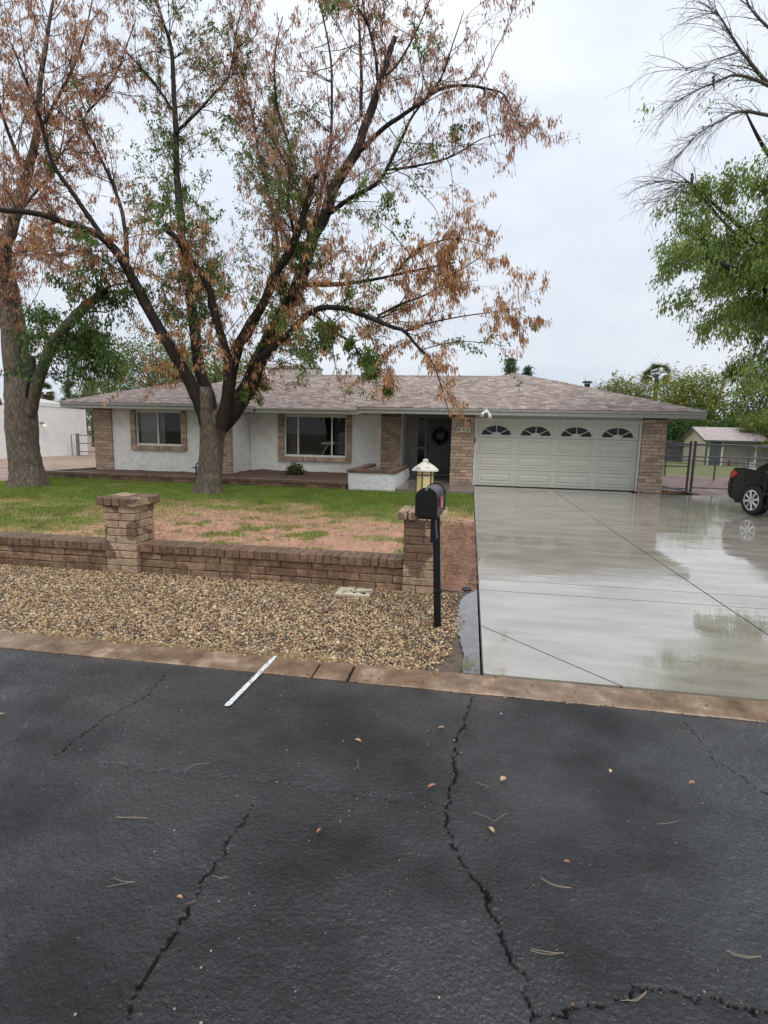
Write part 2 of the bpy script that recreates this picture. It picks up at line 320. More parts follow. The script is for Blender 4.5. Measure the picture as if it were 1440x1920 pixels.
def road_material():
    m = bpy.data.materials.new('wet_asphalt'); m.use_nodes = True; t = m.node_tree; L = t.links; b = t.nodes['Principled BSDF']
    g = N(t, 'ShaderNodeNewGeometry')
    def noise(s, d=4, stretch=None):
        n = N(t, 'ShaderNodeTexNoise'); n.inputs['Scale'].default_value = s; n.inputs['Detail'].default_value = d; n.inputs['Roughness'].default_value = .6
        if stretch:
            mp = N(t, 'ShaderNodeMapping'); mp.inputs['Scale'].default_value = stretch; L.new(g.outputs['Position'], mp.inputs[0]); L.new(mp.outputs[0], n.inputs['Vector'])
        else: L.new(g.outputs['Position'], n.inputs['Vector'])
        return n.outputs['Fac']
    def ramp(f, *st):
        r = N(t, 'ShaderNodeValToRGB')
        while len(r.color_ramp.elements) < len(st): r.color_ramp.elements.new(.5)
        for e, (p, c) in zip(r.color_ramp.elements, st): e.position = p; e.color = (*c, 1) if isinstance(c, tuple) else (c, c, c, 1)
        L.new(f, r.inputs[0]); return r.outputs[0]
    def mix(f, a, bb, bt='MIX'):
        x = N(t, 'ShaderNodeMix', data_type='RGBA', blend_type=bt)
        for s, k in ((f, 0), (a, 6), (bb, 7)):
            if hasattr(s, 'is_output'): L.new(s, x.inputs[k])
            elif k == 0: x.inputs[0].default_value = s
            else: x.inputs[k].default_value = (*s, 1)
        return x.outputs[2]
    fine = ramp(noise(130, 3), (.3, (.003, .003, .0032)), (.58, (.010, .0098, .0098)), (.71, (.055, .052, .048)))
    patch = noise(1.0, 10, (1, 1.25, 1))
    base = mix(ramp(patch, (.40, 0.), (.6, 1.)), mix(1., fine, (.62, .58, .55), 'MULTIPLY'), fine)
    speck = N(t, 'ShaderNodeTexVoronoi'); speck.inputs['Scale'].default_value = 34; L.new(g.outputs['Position'], speck.inputs['Vector'])
    sp1 = ramp(speck.outputs['Distance'], (.05, 1.), (.10, 0.)); sel = ramp(noise(5.5, 2), (.60, 0.), (.66, 1.))
    ms = N(t, 'ShaderNodeMath', operation='MULTIPLY'); L.new(sp1, ms.inputs[0]); L.new(sel, ms.inputs[1])
    base = mix(ms.outputs[0], base, (.32, .30, .26))
    va = N(t, 'ShaderNodeVertexColor', layer_name='col'); sx = N(t, 'ShaderNodeSeparateColor'); L.new(va.outputs[0], sx.inputs[0])
    base = mix(sx.outputs[0], base, (.006, .005, .005))
    L.new(base, b.inputs['Base Color'])
    rr = ramp(patch, (.38, .55), (.6, .26)); mr = N(t, 'ShaderNodeMath', operation='MAXIMUM'); L.new(rr, mr.inputs[0]); L.new(sx.outputs[0], mr.inputs[1]); L.new(mr.outputs[0], b.inputs['Roughness'])
    cw = ramp(patch, (.37, .28), (.57, 1.)); sub = N(t, 'ShaderNodeMath', operation='SUBTRACT', use_clamp=True); L.new(cw, sub.inputs[0]); L.new(sx.outputs[0], sub.inputs[1]); L.new(sub.outputs[0], b.inputs['Coat Weight'])
    b.inputs['Coat Roughness'].default_value = .055; b.inputs['Coat IOR'].default_value = 1.66; b.inputs['Specular IOR Level'].default_value = .4
    ad = N(t, 'ShaderNodeMath', operation='MULTIPLY_ADD'); L.new(noise(78, 4), ad.inputs[0]); ad.inputs[1].default_value = 1.0; L.new(noise(190, 2), ad.inputs[2])
    bp = N(t, 'ShaderNodeBump'); bp.inputs['Distance'].default_value = .028; bp.inputs['Strength'].default_value = 1; L.new(ad.outputs[0], bp.inputs['Height'])
    L.new(bp.outputs[0], b.inputs['Normal'])
    b3 = N(t, 'ShaderNodeBump'); b3.inputs['Distance'].default_value = .0115; L.new(noise(64, 3), b3.inputs['Height']); L.new(b3.outputs[0], b.inputs['Coat Normal'])
    return m
ROAD = road_material()
tag(link('road', np_mesh('road', np.stack([X, Y, Z], -1).reshape(-1, 3), [Q], ROAD, col=ac.reshape(-1, 3), smooth=True)), 'wet black cracked asphalt road', None, None, 'structure')
def far_road():
    V, Qs = [], []
    for x0, x1, y0, y1 in ((-80, -3.75, -6, 3.17), (2.29, 80, -6, 3.17), (-3.75, 2.29, -6, .9)):
        n = len(V); V += [(x0, y0, 0.004), (x1, y0, 0.004), (x1, y1, 0.004), (x0, y1, 0.004)]; Qs.append((n, n+1, n+2, n+3))
    me = np_mesh('road_beyond', V, [np.array(Qs)], ROAD, col=np.zeros((len(V), 3)))
    tag(link('road_beyond', me), 'wet black asphalt road beside the cracked stretch', None, None, 'structure')
far_road()

# ------------------------------------------------------------------ kerb strip
KERB = pmat('kerb_concrete', [(.32, (.10, .056, .027)), (.52, (.205, .125, .068)), (.72, (.32, .235, .17))], scale=5, rough=(.18, .6), bump=.006, bscale=60, coat=.3, coat_r=.15, spots=(2.5, .56, .62, (1.25, 1.25, 1.3)))
kerb = empty('kerb', 'brown concrete kerb strip along the road edge', None, (0, 3.3, 0), None, 'structure')
for x0, x1 in ((-40, -4.4), (-4.385, -.965), (-.955, -.727), (-.712, 1.9), (1.915, 40)):
    b = MB().box(x0, x1, 3.165, 3.43, -.12, .012, .006)
    bmesh.ops.subdivide_edges(b.bm, edges=[e for e in b.bm.edges if abs((e.verts[0].co-e.verts[1].co).x) > .5], cuts=24)
    for v in b.bm.verts:
        v.co.y += .008*(mnoise.noise(Vector((v.co.x*7, v.co.y*3, 0)))); v.co.z += .004*mnoise.noise(Vector((v.co.x*3, v.co.y*9, 5)))
    b.build('kerb_segment', KERB, kerb)
# white paint stripe across kerb and road, ragged edges
def stripe():
    n = 44; V = []; Qs = []
    for k in range(n+1):
        t = k/n; x = -1.301 + (-1.332+1.301)*t; y = 3.425 - .715*t; z = .0145 if y > 3.165 else .0108
        w = .017*(1 + .12*random.uniform(-1, 1))*(.7 if t < .08 else 1)
        for s in (-1, -.3, .3, 1): V.append((x+s*w+random.uniform(-.001, .001), y, z))
    for k in range(n):
        for j in range(3): a = k*4+j; Qs.append((a, a+1, a+5, a+4))
    return np_mesh('paint_stripe', V, [np.array(Qs)], pmat('white_road_paint', [(.38, (.10, .095, .09)), (.46, (.58, .58, .56)), (.6, (.84, .84, .82))], scale=75, rough=(.5, .7), bump=.003, bscale=150))
tag(link('paint_stripe', stripe()), 'white spray painted stripe crossing the kerb onto the road', 'road marking')

# ------------------------------------------------------------------ gravel bed
sheet('gravel_bed', -40, .12, 3.42, 5.46, -.012, pmat('gravel_dirt', [(.3, (.06, .042, .03)), (.7, (.16, .115, .08))], scale=30, rough=(.6, .9), bump=.01, bscale=60), 'dirt bed under the pea gravel')
def gravel():
    t = (1+5**.5)/2
    ico = np.array([(-1, t, 0), (1, t, 0), (-1, -t, 0), (1, -t, 0), (0, -1, t), (0, 1, t), (0, -1, -t), (0, 1, -t), (t, 0, -1), (t, 0, 1), (-t, 0, -1), (-t, 0, 1)])/math.hypot(1, t)
    fc = np.array([(0, 11, 5), (0, 5, 1), (0, 1, 7), (0, 7, 10), (0, 10, 11), (1, 5, 9), (5, 11, 4), (11, 10, 2), (10, 7, 6), (7, 1, 8), (3, 9, 4), (3, 4, 2), (3, 2, 6), (3, 6, 8), (3, 8, 9), (4, 9, 5), (2, 4, 11), (6, 2, 10), (8, 6, 7), (9, 8, 1)])
    n = 72000
    y = 3.40+1.88*rng.random(n)**1.0; xl = -1.5 - (y*1.02) ; x = xl + rng.random(n)*(0.02-xl)
    edge = -.02 + .08*np.sin(y*6)*.5 - .05*(vnoise(y, y*0, 3, 4)-.5) - .16*sstep(3.9, 3.45, y)
    k = (x < edge) & ((y < 5.20) | (x > -.2) | (x > -4))
    keepedge = rng.random(n) < 1-.6*sstep(edge-.25, edge, x); k &= keepedge
    k &= ~((x > -1.285) & (x < -.895) & (y > 4.93) & (y < 5.20))
    x, y = x[k], y[k]; n = len(x)
    s = rng.lognormal(math.log(.0077), .33, n); s = np.clip(s, .0035, .018)
    sc = s[:, None]*rng.uniform(.65, 1.25, (n, 3)); sc[:, 2] *= .75
    a = rng.uniform(0, 2*np.pi, n); P = ico[None]*(1+rng.normal(0, .13, (n, 12, 1)))*sc[:, None, :]
    tl = rng.normal(0, .4, n); ct, st_ = np.cos(tl)[:, None], np.sin(tl)[:, None]
    px, pz = P[..., 0]*ct - P[..., 2]*st_, P[..., 0]*st_ + P[..., 2]*ct; py = P[..., 1]
    ca, sa = np.cos(a)[:, None], np.sin(a)[:, None]
    V = np.stack([px*ca-py*sa+x[:, None], px*sa+py*ca+y[:, None], pz+(-.008+rng.random(n)*.016)[:, None]], -1)
    pal = np.array([(.50, .345, .175), (.58, .43, .245), (.39, .245, .125), (.28, .165, .088), (.14, .097, .068), (.065, .052, .043), (.43, .32, .20), (.68, .56, .39), (.22, .158, .105)])
    drk = vnoise(x, y, 2.5, 17)
    w = np.array([.17, .16, .15, .10, .14, .10, .08, .05, .05]); c = pal[rng.choice(len(pal), n, p=w/w.sum())]*rng.uniform(.8, 1.15, (n, 1))
    F = (fc[None] + 12*np.arange(n)[:, None, None]).reshape(-1, 3)
    m = pmat('gravel_stone', [(.3, (.8, .8, .8)), (.7, (1, 1, 1))], scale=120, rough=(.35, .6), attr='col')
    tag(link('gravel', np_mesh('gravel', V.reshape(-1, 3), [F], m, col=np.repeat(c, 12, 0))), 'tan and brown pea gravel between kerb and brick wall', 'gravel', None, 'stuff')
gravel()
# straw coloured dead grass along the kerb
def straw(name, pts, n, L, label, colr=(.50, .38, .17)):
    P = []; cl = []
    for _ in range(n):
        cx, cy, sx, sy = random.choice(pts); x, y = random.gauss(cx, sx), random.gauss(cy, sy); a = random.uniform(0, 6.28); l = random.uniform(.4, 1)*L; w = .0016
        e = (x+math.cos(a)*l, y+math.sin(a)*l, random.uniform(.012, .035)); nxy = (-math.sin(a)*w, math.cos(a)*w)
        z0 = .008; P += [(x-nxy[0], y-nxy[1], z0), (x+nxy[0], y+nxy[1], z0), e]; k = random.uniform(.7, 1.3); cl += [tuple(c*k for c in colr)]*3
    tag(link(name, np_mesh(name, P, [np.arange(len(P)).reshape(-1, 3)], LEAF, col=np.array(cl))), label, 'grass', None, 'stuff')
straw('dead_grass', [(-x*.1-.2, 3.44, .05, .014) for x in range(6, 32)] + [(-.55, 3.95, .05, .10), (-.6, 5.1, .2, .02), (-1.35, 5.16, .12, .03)]*2, 1500, .06, 'dry straw along the back of the kerb')
straw('weeds', [(.03, 3.56, .02, .04), (.06, 3.62, .02, .03)], 70, .10, 'thin pale weeds in the puddle corner by the driveway', (.36, .36, .16))

# puddle between the gravel and the driveway
WATER = pmat('puddle_water', [(.3, (.05, .042, .038)), (.7, (.16, .14, .125))], scale=9, rough=(.02, .12), bump=.004, bscale=26, coat=1, coat_r=.02, ior=1.33)
pz = []
ys_ = np.linspace(3.45, 5.46, 110)
for y in ys_:
    l = .01 - .05*float(vnoise(np.array([y]), np.array([2.]), 3.1, 3)[0]) - .05*float(vnoise(np.array([y]), np.array([2.]), 14, 5)[0]) + (.13*sstep(5.0, 5.5, np.array([y]))[0]) + .05*sstep(4.4, 3.6, np.array([y]))[0]
    pz.append((l, y))
pm = MB(); pm.bm.faces.new([pm.bm.verts.new((x, y, .0045)) for x, y in pz] + [pm.bm.verts.new((.137, y, .0045)) for x, y in reversed(pz)])
tag(pm.build('puddle', WATER), 'grey muddy puddle between the gravel and the driveway', None, None, 'structure')
hb = MB(); hb.prism([(.03+.055*math.cos(a)*random.uniform(.8, 1.2), 5.47+.06*math.sin(a)*random.uniform(.8, 1.2)) for a in np.linspace(0, 6.1, 12)], 'z', -.06, .009)
tag(hb.build('mud_hole', flat('black_mud', (.012, .008, .006), .5)), 'dark wet hole in the mud beside the driveway', None, None, 'structure')

# ------------------------------------------------------------------ driveway
def concrete():
    m = bpy.data.materials.new('wet_concrete'); m.use_nodes = True; t = m.node_tree; L = t.links; b = t.nodes['Principled BSDF']
    g = N(t, 'ShaderNodeNewGeometry')
    def nz(s, d, st):
        mp = N(t, 'ShaderNodeMapping'); mp.inputs['Scale'].default_value = st; L.new(g.outputs['Position'], mp.inputs[0])
        n = N(t, 'ShaderNodeTexNoise'); n.inputs['Scale'].default_value = s; n.inputs['Detail'].default_value = d; n.inputs['Roughness'].default_value = .6; L.new(mp.outputs[0], n.inputs['Vector']); return n.outputs['Fac']
    a = nz(1.7, 8, (.6, 1.6, 1)); cr = N(t, 'ShaderNodeValToRGB')
    for k, (p, c) in enumerate(((.3, (.212, .192, .147)), (.7, (.41, .38, .315)))): cr.color_ramp.elements[k].position = p; cr.color_ramp.elements[k].color = (*c, 1)
    L.new(a, cr.inputs[0])
    f = nz(45, 4, (1, 1, 1)); fr = N(t, 'ShaderNodeMapRange'); fr.inputs['To Min'].default_value = .74; fr.inputs['To Max'].default_value = 1.2; L.new(f, fr.inputs[0])
    mm = N(t, 'ShaderNodeMix', data_type='RGBA', blend_type='MULTIPLY'); mm.inputs[0].default_value = 1; L.new(cr.outputs[0], mm.inputs[6]); L.new(fr.outputs[0], mm.inputs[7]); L.new(mm.outputs[2], b.inputs['Base Color'])
    w0 = nz(.75, 7, (.55, 1.5, 1)); sx = N(t, 'ShaderNodeSeparateXYZ'); L.new(g.outputs['Position'], sx.inputs[0]); pond = N(t, 'ShaderNodeMapRange'); pond.inputs['From Min'].default_value = 0; pond.inputs['From Max'].default_value = 7; pond.inputs['To Min'].default_value = -.06; pond.inputs['To Max'].default_value = .12; L.new(sx.outputs['X'], pond.inputs[0]); wa = N(t, 'ShaderNodeMath', operation='ADD'); L.new(w0, wa.inputs[0]); L.new(pond.outputs[0], wa.inputs[1]); w = wa.outputs[0]; wr = N(t, 'ShaderNodeMapRange', interpolation_type='SMOOTHSTEP'); wr.inputs['From Min'].default_value = .44; wr.inputs['From Max'].default_value = .53
    wr.inputs['To Min'].default_value = .12; wr.inputs['To Max'].default_value = .006; L.new(w, wr.inputs[0]); L.new(wr.outputs[0], b.inputs['Coat Roughness'])
    b.inputs['Roughness'].default_value = .6; b.inputs['Coat Weight'].default_value = 1; b.inputs['Coat IOR'].default_value = 2.7; b.inputs['Specular IOR Level'].default_value = .1
    bp = N(t, 'ShaderNodeBump'); bp.inputs['Distance'].default_value = .0011; L.new(nz(4.5, 3, (.5, 1.4, 1)), bp.inputs['Height']); L.new(bp.outputs[0], b.inputs['Coat Normal'])
    b2 = N(t, 'ShaderNodeBump'); b2.inputs['Distance'].default_value = .002; L.new(f, b2.inputs['Height']); L.new(b2.outputs[0], b.inputs['Normal'])
    return m
CONC = concrete()
drive = empty('driveway', 'wet pale concrete driveway leading to the garage', None, (2.5, 10, 0), None, 'structure')
ZT = .015; gp = .0085
def slab(poly):
    b = MB(); b.prism(poly, 'z', -.1, ZT)
    b.build('slab', CONC, drive)
cols = [(.15, 2.52), (2.52, 4.86), (4.86, 9.5)]; rows = [(3.44, 5.44), (5.44, 5.88), (5.88, 8.44), (8.44, 12.6), (12.6, 17.14)]
for ci, (x0, x1) in enumerate(cols):
    for ri, (y0, y1) in enumerate(rows):
        x0g, x1g, y0g, y1g = x0+gp, x1-gp, y0+gp, y1-gp
        if ci == 0 and ri == 0:
            slab([(x0g, y0g), (1.03, y0g), (x0g, 4.36)]); slab([(1.05, y0g), (x1g, y0g), (x1g, y1g), (x0g, y1g), (x0g, 4.38)])
        else: slab([(x0g, y0g), (x1g, y0g), (x1g, y1g if ri < 4 or ci < 2 else 16.75), (x0g, y1g if ri < 4 or ci < 2 else 16.75)])
JOINT = flat('joint_filler', (.085, .08, .07), .9, spec=.1)
MB().box(.15, 9.4, 3.45, 16.7, -.1, .009).build('joint_bed', JOINT, drive)

# ------------------------------------------------------------------ bricks
_bc = {}
def brick_mesh(L, D, H, mat, v=0, bev=.007):
    k = (round(L, 3), round(D, 3), round(H, 3), mat.name, v)
    if k not in _bc:
        b = MB().box(-L/2, L/2, -D/2, D/2, -H/2, H/2, bev); r = random.Random(hash((round(L*1000), v)))
        for q in b.bm.verts: q.co += Vector((r.uniform(-1, 1), r.uniform(-1, 1), r.uniform(-1, 1)))*min(.0035, H*.04)
        _bc[k] = b.me('brick', mat)
    return _bc[k]
def brick(parent, x0, x1, y0, y1, z0, z1, mat, bev=.007):
    j = .0022
    return link('brick', brick_mesh(x1-x0, y1-y0, z1-z0, mat, random.randrange(3), bev), parent,
                ((x0+x1)/2+random.uniform(-j, j), (y0+y1)/2+random.uniform(-j*1.6, j*1.6), (z0+z1)/2+random.uniform(-j, j)*.5))
def garden_wall(name, label, x0, x1, yf, z_top, courses, ch=.087, bl=.345, off=0.):
    w = empty(name, label, 'wall', ((x0+x1)/2, yf+.12, 0), 'low brick garden wall sections')
    MB().box(x0, x1, yf+.012, yf+.19, -.1, z_top-.092).build('core', MORTAR_DK, w)
    for c in range(courses):
        z1 = z_top-.095-c*ch; x = x0 - (off + (.5 if c % 2 else 0)*bl) % bl
        while x < x1-.02:
            a, b_ = max(x, x0), min(x+bl, x1)
            if b_-a > .03: brick(w, a+.004, b_-.004, yf, yf+.11, z1-ch+.007, z1, BRICK_WET)
            x += bl
    n = int(round((x1-x0)/.085)); st = (x1-x0)/n
    for k in range(n): brick(w, x0+k*st+.004, x0+(k+1)*st-.004, yf-.032, yf+.235, z_top-.092, z_top, BRICK_CAP, .005)
    return w
garden_wall('brick_wall', 'low brown brick wall running left from the freestanding brick pillar', -9.0, -3.945, 5.26, .325, 3)
garden_wall('brick_wall', 'low brown brick wall spanning between the two brick pillars', -3.565, -.622, 5.26, .335, 3, off=.1)
def pillar(x0, label):
    x1, y0, y1 = x0+.37, 5.19, 5.56; p = empty('brick_pillar', label, 'pillar', ((x0+x1)/2, (y0+y1)/2, 0), 'square brick garden pillars')
    MB().box(x0+.012, x1-.012, y0+.012, y1-.012, -.1, .757).build('core', MORTAR, p); ch = .0838
    for c in range(9):
        z0 = c*ch+.004; z1 = z0+ch-.007
        if c % 2: # full stretchers front and back, short fillers on the sides
            s = random.uniform(.12, .25)
            brick(p, x0, x1, y0, y0+.115, z0, z1, BRICK_PILLAR); brick(p, x0, x1, y1-.115, y1, z0, z1, BRICK_PILLAR)
            for xa, xb in ((x0, x0+.115), (x1-.115, x1)): brick(p, xa, xb, y0+.121, y1-.121, z0, z1, BRICK_PILLAR)
        else:
            m = x0+random.choice((.14, .17, .2))
            brick(p, x0, m-.004, y0, y0+.115, z0, z1, BRICK_PILLAR); brick(p, m+.004, x1, y0, y0+.115, z0, z1, BRICK_PILLAR)
            brick(p, x1-.115, x1, y0+.121, y1, z0, z1, BRICK_PILLAR); brick(p, x0, x0+.115, y0+.121, y1, z0, z1, BRICK_PILLAR)
    X0, X1, Y0, Y1 = x0-.055, x1+.055, y0-.055, y1+.055; w = (X1-X0)/5
    for k in range(4):
        a = X0+k*w; b_ = a+w if k < 3 else X1
        brick(p, a+.005, b_-.005, Y0, Y0+.19, .757, .848, BRICK_PILLAR, .009); brick(p, a+.005, b_-.005, Y1-.19, Y1, .757, .848, BRICK_PILLAR, .009)
    for k in range(2):
        ya = Y0+.195+k*.046; brick(p, X0+.002, X1-.002, ya+.003, ya+.043, .757, .846, BRICK_PILLAR, .006)
    return p
pillar(-3.945, 'brick pillar standing alone in the low wall, without a lantern')
pillar(-.622, 'brick pillar carrying the yellow lantern behind the mailbox')
# irrigation box lid set in the gravel
lid = empty('valve_box_lid', 'cream rectangular valve box lid set in the gravel', 'lid', (-1.09, 5.06, 0))
LID = flat('cream_plastic', (.55, .49, .36), .5, bump=.002, bscale=90, spots=(9, .55, .6, (.45, .4, .35)))
MB().box(-1.275, -.905, 4.945, 5.185, -.05, .018, .008).build('rim', flat('rim_plastic', (.33, .28, .2), .6), lid)
MB().box(-1.257, -.923, 4.962, 5.168, -.02, .026, .006).build('cover', LID, lid)
MB().prism([(-.985+.034*math.cos(a), 4.995+.016*math.sin(a)) for a in np.linspace(0, 5.9, 12)], 'z', .0, .0275).build('finger_hole', flat('hole_black', (.01, .01, .01), .9), lid)

# ------------------------------------------------------------------ mailbox
mbx = empty('mailbox', 'black metal mailbox on a square black post by the driveway', 'mailbox', (-.21, 4.31, 0))
ax = Vector((-.205, 4.31, -.1)); 
b = MB(); P0, P1 = Vector((-.2, 4.31, -.1)), Vector((-.248, 4.33, .90)); h_ = .029
vs = [[b.bm.verts.new(p+Vector((dx*h_, dy*h_, 0))) for dx, dy in ((-1, -1), (1, -1), (1, 1), (-1, 1))] for p in (P0, P1)]
for k in range(4): b.bm.faces.new((vs[0][k], vs[0][(k+1) % 4], vs[1][(k+1) % 4], vs[1][k]))
b.bm.faces.new(vs[1]); b.build('post', BLACK, mbx)
MB().box(-.243, -.177, 4.274, 4.344, .30, .325, .004).build('post_joint', BLACK, mbx)
th = R_(-5)
def mloc(x, y, z): # mailbox local: x across, y back, z up
    return Vector((-.331+x*math.cos(th)-y*math.sin(th), 4.25+x*math.sin(th)+y*math.cos(th), .945+z))
arch = [(-.086, 0), (.086, 0), (.086, .14)] + [(.086*math.cos(a), .14+.086*math.sin(a)) for a in np.linspace(.2, math.pi-.2, 11)] + [(-.086, .14)]
def msolid(prof, y0, y1, name, mat, scale=1.0, smooth=False, cz=.1):
    b = MB(); A = [b.bm.verts.new(mloc(x*scale, y0, cz+(z-cz)*scale)) for x, z in prof]; B = [b.bm.verts.new(mloc(x*scale, y1, cz+(z-cz)*scale)) for x, z in prof]
    b.bm.faces.new(A); b.bm.faces.new(B[::-1]); n = len(prof)
    for k in range(n): b.bm.faces.new((A[k], B[k], B[(k+1) % n], A[(k+1) % n]))
    return b.build(name, mat, mbx, smooth)
msolid(arch, .012, .48, 'box', flat('mailbox_grey_black', (.02, .021, .024), .34, spec=.45))
msolid(arch, .465, .482, 'back_rim', BLACK, 1.07)
msolid(arch, 0, .026, 'door', BLACK, 1.06)
b = MB()
for q in [(-.012, -.02), (.012, -.02)]: pass
p = mloc(0, -.012, .222); b.box(p.x-.012, p.x+.012, p.y-.006, p.y+.02, p.z-.014, p.z+.012, .003); b.build('latch', STEEL, mbx)
b = MB(); p = mloc(.0, .24, -.012); vs = [mloc(x, y, z) for z in (-.028, -.006) for x, y in ((-.07, .02), (.08, .02), (.08, .46), (-.07, .46))]
V8 = [b.bm.verts.new(v) for v in vs]
for f in ((0, 1, 2, 3), (7, 6, 5, 4), (0, 4, 5, 1), (1, 5, 6, 2), (2, 6, 7, 3), (3, 7, 4, 0)): b.bm.faces.new([V8[k] for k in f])
b.build('mount_board', BLACK, mbx)
b = MB().box(-.292, -.218, 4.288, 4.372, .72, .93, .004); b.build('bracket', BLACK, mbx)
MB().tube([(-.236, 4.283, .76), (-.252, 4.282, .92)], .006, 6).build('bolt_strap', STEEL, mbx)
fl = MB(); vs = [mloc(.094, y, z) for y, z in ((.13, .06), (.22, .06), (.22, .145), (.13, .145))] ; vs2 = [v+Vector((.008, 0, 0)) for v in vs]
V8 = [fl.bm.verts.new(v) for v in vs+vs2]
for f in ((3, 2, 1, 0), (4, 5, 6, 7), (0, 1, 5, 4), (1, 2, 6, 5), (2, 3, 7, 6), (3, 0, 4, 7)): fl.bm.faces.new([V8[k] for k in f])
fl.build('flag', flat('red_flag', (.45, .03, .04), .4), mbx)
f2 = MB(); q = mloc(.1045, .165, .075); f2.box(q.x, q.x+.003, q.y-.008, q.y+.014, q.z-.012, q.z+.05); f2.build('flag_arm', WHITE, mbx)

# ------------------------------------------------------------------ lantern on the second pillar
lan = empty('lantern', 'yellowed glass lantern with cream hipped cap on the brick pillar', 'lantern', (-.437, 5.375, .848))
LX, LY = -.44, 5.375
CREAM = flat('cream_lantern_metal', (.56, .54, .46), .5, bump=.002, bscale=60, spots=(14, .55, .62, (.6, .55, .48)))
def ngon(r, n=6, ph=0.): return [(LX+r*math.cos(ph+2*math.pi*k/n), LY+r*math.sin(ph+2*math.pi*k/n)) for k in range(n)]
MB().prism(ngon(.05, 12), 'z', .848, 1.0).build('stem', CREAM, lan)
MB().prism(ngon(.098, 6, .3), 'z', 1.0, 1.022).build('base_plate', DKSTEEL, lan)
YG = flat('yellowed_glass', (.62, .50, .22), .35, coat=.3)
hx = ngon(.088, 6, .3)
for k in range(6):
    (xa, ya), (xb, yb) = hx[k], hx[(k+1) % 6]
    q = MB(); e = .012; dx, dy = (xb-xa)*.08, (yb-ya)*.08
    q.quad((xa+dx, ya+dy, 1.022), (xb-dx, yb-dy, 1.022), (xb-dx, yb-dy, 1.238), (xa+dx, ya+dy, 1.238)); q.build('glass_panel', YG, lan)
    MB().tube([(xa, ya, 1.015), (xa, ya, 1.24)], .008, 6).build('corner_bar', flat('bar', (.06, .05, .035), .5), lan)
    MB().tube([(xa, ya, 1.195), (xb, yb, 1.195)], .006, 5).build('cross_bar', bpy.data.materials['bar'], lan)
b = MB(); r1 = ngon(.142, 8, .39); prof = [(.142, 1.238), (.142, 1.25), (.1, 1.285), (.055, 1.312), (.03, 1.33), (.03, 1.347), (.018, 1.357)]
rg = [[b.bm.verts.new((LX+r*math.cos(.39+2*math.pi*k/8), LY+r*math.sin(.39+2*math.pi*k/8), z)) for k in range(8)] for r, z in prof]
for a, c_ in zip(rg[:-1], rg[1:]):
    for k in range(8): b.bm.faces.new((a[k], a[(k+1) % 8], c_[(k+1) % 8], c_[k]))
b.bm.faces.new(rg[0][::-1]); b.bm.faces.new(rg[-1]); b.build('cap', CREAM, lan)
# ------------------------------------------------------------------ house
house = empty('house', 'single storey white stucco ranch house with brick columns and shingled hip roof', 'house', (-3, 20, 0))
ZE, ZS = 2.42, 2.225
def wall(x0, x1, y0, y1, z0=-.1, z1=2.3, mat=STUCCO, name='wall'): return MB().box(x0, x1, y0, y1, z0, z1).build(name, mat, house)
def wall_hole(x0, x1, y, hx0, hx1, hz0, hz1, mat=STUCCO, t=.18):
    b = MB(); b.box(x0, hx0, y, y+t, -.1, 2.3); b.box(hx1, x1, y, y+t, -.1, 2.3); b.box(hx0, hx1, y, y+t, -.1, hz0); b.box(hx0, hx1, y, y+t, hz1, 2.3); b.build('wall', mat, house)
# left wing
wall_hole(-12.27, -8.37, 16.84, -11.36, -9.68, 1.04, 2.17)
wall(-8.12, -7.92, 16.98, 18.39)
wall(-12.93, -12.75, 17.0, 26.6); wall(-12.93, 6, 26.4, 26.6)
# middle
wall_hole(-7.915, -2.38, 18.4, -6.60, -4.33, .745, 2.165)
# porch, garage sides
wall(-2.60, -2.36, 18.585, 19.62)
wall(-2.355, -1.955, 19.6, 19.75, mat=PORCHPAINT, name='porch_panel')
MB().box(-1.955, -.60, 19.6, 19.75, 2.19, 2.3).build('door_header', PORCHPAINT, house)
wall(-.60, -.45, 17.31, 19.75); wall(5.58, 5.76, 17.33, 26.6)
MB().box(.117, 5.083, 17.20, 17.38, 2.12, 2.3).build('garage_header', HEADER, house)
# brick columns
def column(x0, x1, yf, depth=.16, ztop=2.27, side_r=False, side_l=False, side_d=0):
    col = MB().box(x0+.012, x1-.012, yf+.014, yf+depth+.02, -.1, ztop).build('brick_column', MORTAR, house)
    ch = .1045; n = int(ztop/ch); Wd = x1-x0
    for c in range(n):
        z0 = c*ch+.004; z1 = z0+ch-.009
        if c % 3 == 0: cuts = [0, .16, .16+.34, Wd]
        elif c % 3 == 1: cuts = [0, .30, Wd-.12, Wd] if Wd > .6 else [0, .3, Wd]
        else: cuts = [0, .36, Wd]
        cuts = [q+random.uniform(-.015, .015) if 0 < q < Wd else q for q in cuts if q <= Wd]
        for a, b_ in zip(cuts[:-1], cuts[1:]):
            if b_-a > .03: brick(col, x0+a+.004, x0+b_-.004, yf, yf+depth, z0, z1, BRICK, .006)
    return col
column(-12.96, -12.27, 16.79)
column(-8.37, -7.90, 16.79)
column(-3.09, -2.385, 18.36, .2)
column(-.62, .112, 17.14)
column(5.09, 5.775, 17.14)
